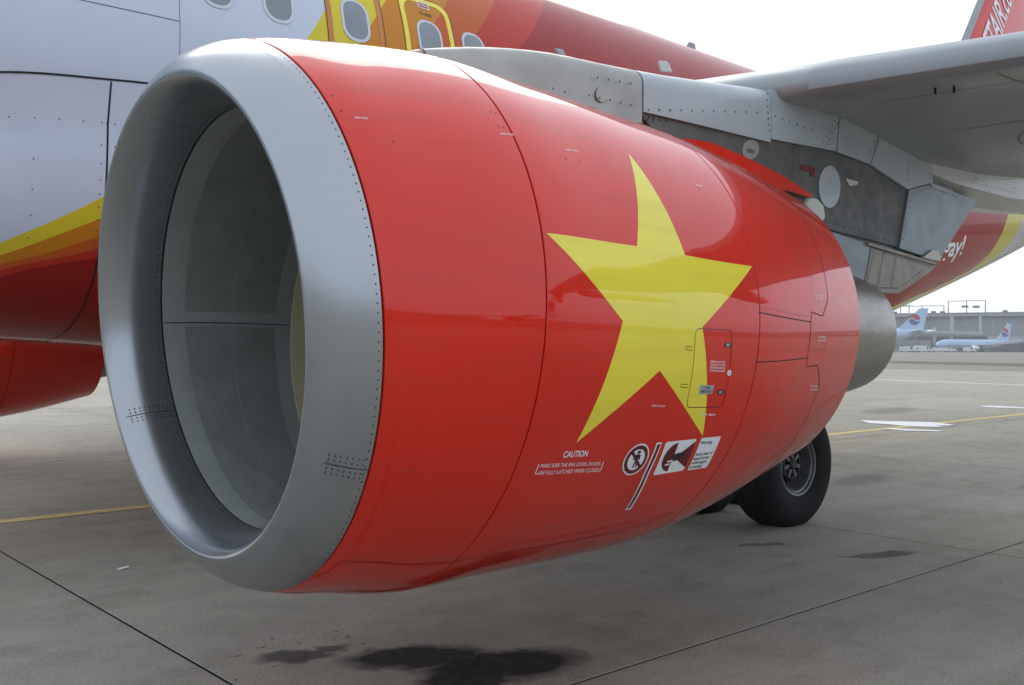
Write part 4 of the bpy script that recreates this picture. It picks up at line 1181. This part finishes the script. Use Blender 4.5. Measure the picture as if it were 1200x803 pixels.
# ---- main landing gear
def tyre_wheel(y, side):
    zc = .548
    def lat(name, prof, mat, parent=None, n=64, flat=True):
        vv = []
        for dy, r_ in prof:
            for j in range(n):
                a = 2*math.pi*j/n
                z = zc+r_*math.cos(a)
                if flat and z < .003: z = .003
                vv.append((17.71+r_*math.sin(a), y+side*dy, z))
        o = mesh(name, vv, grid_faces(len(prof), n)+([] if not flat else []), mat, parent, smooth=True, auto=35)
        bm = bmesh.new(); bm.from_mesh(o.data); bmesh.ops.recalc_face_normals(bm, faces=bm.faces); bm.to_mesh(o.data); bm.free()
        return o
    tp = catmull([(.13, .275), (.175, .285), (.20, .34), (.213, .42), (.205, .49), (.17, .545), (.12, .570), (0, .578), (-.12, .570), (-.17, .545), (-.205, .49), (-.213, .42), (-.20, .34), (-.175, .285), (-.13, .275)], 4)
    ty = part(lat('wheel_tyre', [(p[0], p[1]) for p in tp], MAT['tyre_rubber']))
    for yy in (-.09, -.03, .03, .09):
        lat('tread_groove', [(yy-.006, .5795), (yy+.006, .5795)], MAT['black_gap'], ty)
    lat('rim', [(.12, .278), (.172, .284), (.178, .276), (.172, .264), (.150, .258), (.146, .250), (.155, .244), (.150, .236), (.06, .222), (.03, .215), (.0, .21)], MAT['rim_grey'], ty, flat=False)
    lat('rim', [(-.12, .278), (-.172, .284), (-.172, .26), (-.1, .22)], MAT['rim_grey'], ty, flat=False)
    lat('brake_drum', [(.03, .215), (.035, .17), (.0, .165), (0, .02)], MAT['brake_dark'], ty, flat=False)
    lat('hub', [(0, .15), (.09, .145), (.105, .13), (.105, .118), (.07, .112), (.07, .055), (.12, .05), (.135, .035), (.135, .001)], MAT['brake_dark'], ty, flat=False)
    for k in range(7):
        a = 2*math.pi*k/7
        c, s_ = math.cos(a), math.sin(a)
        mb = MB(); hw = .016
        vv = []
        for r_ in (.045, .125):
            for t in (-hw, hw):
                for d in (.07, .112):
                    vv.append((17.71+r_*s_+t*c, y+side*d, zc+r_*c-t*s_))
        mb.add(vv, [(0, 1, 3, 2), (4, 6, 7, 5), (0, 4, 5, 1), (2, 3, 7, 6), (1, 5, 7, 3), (0, 2, 6, 4)])
        mb.build('spoke', MAT['rim_grey'], ty, bevel=.003)
    for k in range(9):
        a = 2*math.pi*k/9+.2
        P_ = (17.71+.19*math.sin(a), y+side*.03, zc+.19*math.cos(a))
        MB().tube(P_, (P_[0], y+side*.052, P_[2]), .013, 8).build('wheel_bolt', MAT['rim_grey'], ty)
    return ty
for sg in (-1, 1):
    tyre_wheel(sg*4.26, sg); tyre_wheel(sg*3.33, -sg)
    mb = MB().tube((17.71, sg*3.33, .548), (17.71, sg*4.26, .548), .07, 16).tube((17.71, sg*3.795, .5), (17.71, sg*3.795, 1.3), .075, 18).tube((17.71, sg*3.795, 1.25), (17.71, sg*3.795, 3.0), .13, 20).tube((17.80, sg*3.795, 1.25), (17.95, sg*3.795, .9), .03, 8).tube((17.95, sg*3.795, .9), (17.78, sg*3.795, .55), .03, 8).tube((17.71, sg*3.795, 1.9), (17.71, sg*2.5, 2.7), .05, 10)
    st = part(mb.build('landing_gear_strut', MAT['strut_grey'], smooth=True, auto=40))
    MB().box((17.3, sg*4.02, 1.15), (18.15, sg*4.05, 2.95)).build('gear_door', MAT['fairing_grey'], st, bevel=.01)
    MB().tube((17.63, sg*3.6, .75), (17.63, sg*3.6, 1.9), .012, 6).build('brake_hose', MAT['black_gap'], st)

# ------------------------------------------------------------------ chock behind the inner wheel
ck = empty('wheel_chock', (18.42, -3.3, 0))
tag(ck, 'dark rubber wedge chock with a yellow end behind the inner wheel', 'chock')
MB().prism([(-.14, .0), (.14, .0), (.05, .16), (-.04, .16)], -.22, .22).build('wedge', MAT['tyre_rubber'], ck, bevel=.01)
MB().prism([(-.12, .01), (.12, .01), (.045, .145), (-.035, .145)], -.235, -.2205).build('end_plate', MAT['line_yellow'], ck, bevel=.003)

# ------------------------------------------------------------------ litter on the apron
lit = MB().add([(12.47, -2.26, .004), (12.55, -2.25, .012), (12.56, -2.21, .016), (12.48, -2.20, .004), (12.51, -2.235, .012)], [(0, 1, 4), (1, 2, 4), (2, 3, 4), (3, 0, 4)]).build('paper_scrap', MAT['paper'])
tag(lit, 'small white scrap of paper lying on the concrete before the engine', 'paper')

# ------------------------------------------------------------------ far side of the airport
AZ = R(65.6)
FD = Vector((math.sin(AZ), math.cos(AZ), 0)); FL = Vector((math.cos(AZ), -math.sin(AZ), 0))
def far(px, D, z=0.0):
    """a spot on the far apron in the direction of a pixel column at ground distance D"""
    d = ray((px, 408)); d2 = np.array((d[0], d[1])); d2 /= np.linalg.norm(d2)
    return (CAM[0]+d2[0]*D, CAM[1]+d2[1]*D, z)

# terminal
term = empty('terminal_building', far(1120, 520), 0)
yaw = math.atan2(FL[1], FL[0])
term.rotation_euler = (0, 0, yaw+R(-3))
tag(term, 'long grey glass terminal building with frames on its roof across the airfield', 'terminal')
# local axes: x along facade (to the right), y away from us
MB().box((-190, 6, 0), (230, 60, 15.2)).build('hall', MAT['terminal_metal'], term)
fac = MB(); 
mesh('glass_wall', [(-190, 0, 7.5), (230, 0, 7.5), (230, 5.9, 17.2), (-190, 5.9, 17.2)], [(0, 1, 2, 3)], MAT['terminal_glass'], term)
mesh('glass_wall', [(-190, -.2, 0), (230, -.2, 0), (230, -.2, 7.2), (-190, -.2, 7.2)], [(0, 1, 2, 3)], MAT['terminal_glass'], term)
MB().box((-190, -1.5, 7.1), (230, 6.2, 7.7)).build('ledge', MAT['terminal_metal'], term)
rf = MB().prism([(-192, 17.2), (232, 17.2), (232, 18.4), (-192, 18.4)], 3.5, 60).build('roof', MAT['terminal_light'], term)
MB().box((-192, 3.0, 18.4), (232, 60, 18.9)).build('roof_edge', MAT['terminal_metal'], rf)
fin_me = None
for k in range(70):
    if fin_me is None:
        o = MB().add([(-.25, -.35, 7.5), (.25, -.35, 7.5), (.25, 5.5, 17.2), (-.25, 5.5, 17.2), (-.25, .2, 7.5), (.25, .2, 7.5), (.25, 6.0, 17.2), (-.25, 6.0, 17.2)], [(0, 1, 2, 3), (4, 7, 6, 5), (0, 4, 5, 1), (1, 5, 6, 2), (2, 6, 7, 3), (3, 7, 4, 0)]).build('mullion', MAT['terminal_metal'], term); fin_me = o.data
    else: o = link('mullion', fin_me, term)
    o.location = (-188+6*k, 0, 0)
for x in range(-186, 230, 24):
    MB().box((x-.6, -1.4, 0), (x+.6, -.25, 7.2)).build('column', MAT['terminal_metal'], term)
for x0, x1, hh in ((-4.0, 12.5, 6.2), (-40, -22, 4.5), (-26, -6, 4), (30, 62, 7), (64, 84, 7)):
    g_ = MB().tube((x0, 12, 18.5), (x0, 12, 18.9+hh), .22, 6).tube((x1, 12, 18.5), (x1, 12, 18.9+hh), .22, 6).tube(((x0+x1)/2, 12, 18.5), ((x0+x1)/2, 12, 18.9+hh), .22, 6).tube((x0, 12, 18.7+hh), (x1, 12, 18.7+hh), .2, 6)
    if x0 == -4.0: g_.box((2, 11.5, 21.6), (5, 12.5, 22.6)).box((7, 11.5, 21.4), (10, 12.5, 22.5))
    g_.build('roof_frame', MAT['mast_dark'], term)
for x, yy in ((-12, 14), (-8, 16), (20, 15), (36, 14), (48, 16), (-30, 13)):
    MB().box((x, yy, 18.8), (x+2.2, yy+2, 20.2)).build('roof_unit', MAT['mast_dark'], term)
# tall white gate frame, link bridges and the low annex
MB().box((-2.3, -6, 0), (-.7, -4.6, 17)).build('gate_post', MAT['terminal_light'], term)
MB().box((10.2, -6, 9), (11.4, -4.6, 17)).build('gate_post', MAT['terminal_light'], term)
MB().box((-9.5, -8, 0), (-8.2, -6.6, 12)).build('bridge_pier', MAT['terminal_light'], term)
MB().add([(-40, -9, 9.6), (12, -9, 8.2), (12, -6, 8.2), (-40, -6, 9.6), (-40, -9, 11.0), (12, -9, 9.4), (12, -6, 9.4), (-40, -6, 11.0)], [(0, 3, 2, 1), (4, 5, 6, 7), (0, 1, 5, 4), (1, 2, 6, 5), (2, 3, 7, 6), (3, 0, 4, 7)]).build('boarding_bridge', MAT['terminal_light'], term)
MB().box((14, -10, 4.4), (70, -5, 7.2)).build('boarding_bridge', MAT['terminal_light'], term)
MB().add([(-46, -7, 7), (-42, -7, 7), (-38, -7, 16), (-42, -7, 16), (-46, -5, 7), (-42, -5, 7), (-38, -5, 16), (-42, -5, 16)], [(0, 1, 2, 3), (4, 7, 6, 5), (0, 4, 5, 1), (1, 5, 6, 2), (2, 6, 7, 3), (3, 7, 4, 0)]).build('stair_tower', MAT['terminal_light'], term)
MB().add([(46, -7, 7), (49, -7, 7), (53, -7, 15), (50, -7, 15), (46, -5, 7), (49, -5, 7), (53, -5, 15), (50, -5, 15)], [(0, 1, 2, 3), (4, 7, 6, 5), (0, 4, 5, 1), (1, 5, 6, 2), (2, 6, 7, 3), (3, 7, 4, 0)]).build('stair_tower', MAT['terminal_light'], term)
MB().box((-80, -14, 0), (-10, -3, 5.5)).build('annex', MAT['terminal_metal'], term)
MB().box((-70, -14.2, 1.5), (-14, -14.02, 3.6)).build('annex_windows', MAT['terminal_glass'], term)

def far_jet(label, loc, heading, L_=39.5, hgt=12.5, body=None, group=None):
    """small airliner: nose towards +x locally"""
    k = L_/39.5
    r_ = 1.95*k*(1.25 if L_ > 50 else 1)
    root = empty('airliner', loc, heading)
    tag(root, label, 'airliner', group)
    ax = [(20, .05, -.3), (19.4, .5, -.2), (18, .82, -.08), (15.5, 1, 0), (-6, 1, 0), (-11, .85, .14), (-15.5, .45, .45), (-19, .14, .68), (-19.5, .05, .7)]
    zc = 1.35*k+r_*1.1
    n = 24; vv = []
    for x, rr, dz in ax:
        for j in range(n):
            a = 2*math.pi*j/n; vv.append((x*k, r_*rr*math.sin(a), zc+r_*dz+r_*rr*math.cos(a)))
    fu = mesh('fuselage', vv, grid_faces(len(ax), n)+[tuple(range(n)), tuple(range(len(vv)-1, len(vv)-n-1, -1))], MAT[body or 'jet_blue'], root, smooth=True)
    vv = []
    for x, rr, dz in ax[1:-2]:
        for j in range(9):
            a = math.pi-R(62)+R(124)*j/8; vv.append((x*k, 1.01*r_*rr*math.sin(a), zc+r_*dz+1.01*r_*rr*math.cos(a)))
    mesh('belly', vv, grid_faces(len(ax)-3, 9, closed=False), MAT['jet_silver'], root, smooth=True)
    mesh('cockpit_window', [(18.6*k, s_*r_*.55, zc+r_*z_) for s_, z_ in ((-1, .32), (1, .32), (.8, .58), (-.8, .58))], [(0, 1, 2, 3)], MAT['vehicle_glass'], root)
    for sg in (-1, 1):
        def slab(name, pl, t, mat, z0=0, dih=0):
            b_ = MB()
            vv = [(x*k, sg*y*k, z0+dih*y*k+t*k) for x, y in pl]+[(x*k, sg*y*k, z0+dih*y*k-t*k) for x, y in pl]; m = len(pl)
            b_.add(vv, [tuple(range(m)), tuple(range(2*m-1, m-1, -1))]+[((i+1) % m, i, m+i, m+(i+1) % m) for i in range(m)])
            return b_.build(name, mat, root)
        slab('wing', [(6, 1), (-5.0, 17.4), (-6.4, 17.4), (-2.5, 6), (-2.2, 1)], .22, MAT['jet_silver'], zc-r_*.45, .09)
        slab('tailplane', [(-15, .5), (-18.6, 6.4), (-20, 6.4), (-18.8, .5)], .1, MAT['jet_white'], zc+r_*.55, .1)
        vv = []; pr = [(6.6, .78), (6.4, .9), (5.5, 1.05), (3.8, .95), (2.6, .6)]
        for x, rr in pr:
            for j in range(16):
                a = 2*math.pi*j/16; vv.append((x*k, sg*5.2*k+rr*k*math.sin(a), 1.75*k+rr*k*math.cos(a)))
        en = mesh('engine', vv, grid_faces(len(pr), 16)+[tuple(range(len(vv)-1, len(vv)-17, -1))], MAT['jet_white'], root, smooth=True)
        mesh('fan', [(6.3*k, sg*5.2*k+.8*k*math.sin(2*math.pi*j/16), 1.75*k+.8*k*math.cos(2*math.pi*j/16)) for j in range(16)], [tuple(range(16))], MAT['brake_dark'], en)
        MB().tube((-1.2*k, sg*2.9*k, .0), (-1.2*k, sg*2.9*k, 2.6*k), .2*k, 8).tube((-1.2*k, sg*2.5*k, .52*k), (-1.2*k, sg*3.3*k, .52*k), .55*k, 14).build('main_gear', MAT['brake_dark'], root)
    MB().tube((14.5*k, 0, 0), (14.5*k, 0, 2.5*k), .12*k, 8).tube((14.5*k, -.25*k, .38*k), (14.5*k, .25*k, .38*k), .38*k, 14).build('nose_gear', MAT['brake_dark'], root)
    zt = zc+r_*.9
    fn = MB().prism([(-10.8*k, zt), (-12.6*k, zt+.6*k), (-17.6*k, hgt), (-19.9*k, hgt), (-18.6*k, zt-.1)], -.16*k, .16*k).build('tail_fin', MAT['jet_blue'], root, bevel=.05)
    # round emblem: red over blue with a pale wave
    cx, cz = -16.4*k, zt+(hgt-zt)*.46; er = (hgt-zt)*.27
    for sg in (-1, 1):
        yy = sg*.19*k
        arc = lambda a0, a1, m=12: [(cx+er*math.cos(R(a0+(a1-a0)*i/m)), cz+er*math.sin(R(a0+(a1-a0)*i/m))) for i in range(m+1)]
        wave = [(cx+er*t, cz+er*.26*math.sin(math.pi*t)) for t in np.linspace(-.92, .92, 11)]
        upx = arc(8, 172)+[(x, z+er*.12) for x, z in wave]
        dn = arc(188, 352)+[(x, z-er*.12) for x, z in reversed(wave)]
        mesh('emblem', [(x, yy, z) for x, z in upx], [tuple(range(len(upx)))], MAT['emblem_red'], fn)
        mesh('emblem', [(x, yy, z) for x, z in dn], [tuple(range(len(dn)))], MAT['emblem_blue'], fn)
    return root
hd = yaw+math.pi
far_jet('light blue wide jet airliner with a tall tail parked by the terminal annex', far(1000, 425), hd+R(-14), 58, 17.2)
far_jet('light blue narrow jet airliner standing whole before the terminal', far(1142, 470), hd+R(42), 39.5, 12.5)
far_jet('light blue wide jet airliner parked past the tail of the narrow one', far(1276, 440), hd+R(58), 62, 17.2)
far_jet('pale jet airliner parked across the apron, mirrored in the red engine cowl', (46, -70, 0), R(205), 37, 12, body='jet_white')

def vehicle(label, loc, rz, L_=5.0, hh=2.2, box=True):
    root = empty('service_vehicle', loc, rz)
    tag(root, label, 'vehicle', 'service vehicles before the terminal')
    b_ = MB().prism([(-L_/2, .45), (L_/2, .45), (L_/2, 1.1), (L_/2-.5, 1.25), (L_/2-1.0, hh*.9), (L_/2-1.2, hh*.95), (L_/2-1.9, hh*.95), (L_/2-1.9, hh if box else 1.1), (-L_/2, hh if box else 1.1)], -.95, .95).build('body', MAT['vehicle_white'], root, bevel=.06)
    MB().box((L_/2-1.8, -.97, 1.25), (L_/2-1.1, .97, hh*.85)).build('side_window', MAT['vehicle_glass'], root)
    for x in (-L_/2+.9, L_/2-.9):
        for y in (-.8, .8): MB().tube((x, y-.12, .38), (x, y+.12, .38), .38, 12).build('wheel', MAT['tyre_rubber'], root)
    return root
for i, (px, D, rz, ln, hh, lab) in enumerate(((1063, 440, .1, 6, 2.4, 'white box van by the tall-tailed jet'), (1071, 446, .2, 5, 2.0, 'low white pickup following the box van'), (1081, 450, 0, 7, 2.8, 'large white catering truck by the annex'), (1104, 450, .1, 8, 1.9, 'long flat white truck behind the narrow jet nose'), (1113, 455, .1, 5, 1.8, 'small white car behind the long flat truck'), (1136, 440, .05, 4.6, 2.1, 'white van beside the narrow jet engine'))):
    vehicle(lab, far(px, D), yaw+rz, ln, hh, i != 1)

# added unseen hill behind the camera: a horizon line mirrored in the red paint
def ridge(name, cx, cy, ang, length, depth, height, seed):
    rnd = random.Random(seed); nu, nv = 130, 26; vv = []
    ph = [rnd.uniform(0, 6.28) for _ in range(8)]
    for i in range(nu):
        s_ = -1+2*i/(nu-1)
        hgt = height*(1-abs(s_)**2.2)*(1+.22*math.sin(3.1*s_+ph[0])+.12*math.sin(7.3*s_+ph[1])+.05*math.sin(17*s_+ph[2]))
        for j in range(nv):
            t = j/(nv-1)
            zz = hgt*math.sin(math.pi*min(1, t*.62+.0))**.8 if t > 0 else -2
            zz += rnd.uniform(-1, 1)*1.6*(1 if 0 < t else 0)
            x, y = s_*length/2, t*depth
            vv.append((cx+x*math.cos(ang)-y*math.sin(ang), cy+x*math.sin(ang)+y*math.cos(ang), max(zz, -2)))
    return tag(mesh(name, vv, grid_faces(nu, nv, closed=False), MAT['forest'], smooth=False), kind='structure')
ridge('reflection_hill', 9.9+.2*1250, -9.4-.98*1250, math.atan2(-.98, .2)-math.pi/2, 2200, 300, 32, 6)

# ------------------------------------------------------------------ haze
hm = bpy.data.materials.new('haze'); hm.use_nodes = True
hn = hm.node_tree.nodes; hn.clear()
ho = hn.new('ShaderNodeOutputMaterial'); hv = hn.new('ShaderNodeVolumePrincipled')
hv.inputs['Color'].default_value = (0.93, 0.95, 1.0, 1); hv.inputs['Density'].default_value = 0.00045; hv.inputs['Anisotropy'].default_value = 0.3
hm.node_tree.links.new(hv.outputs[0], ho.inputs['Volume'])
hz = MB().box((-1950, -1950, -1.5), (1950, 1950, 62)).build('haze', hm)
tag(hz, kind='stuff')
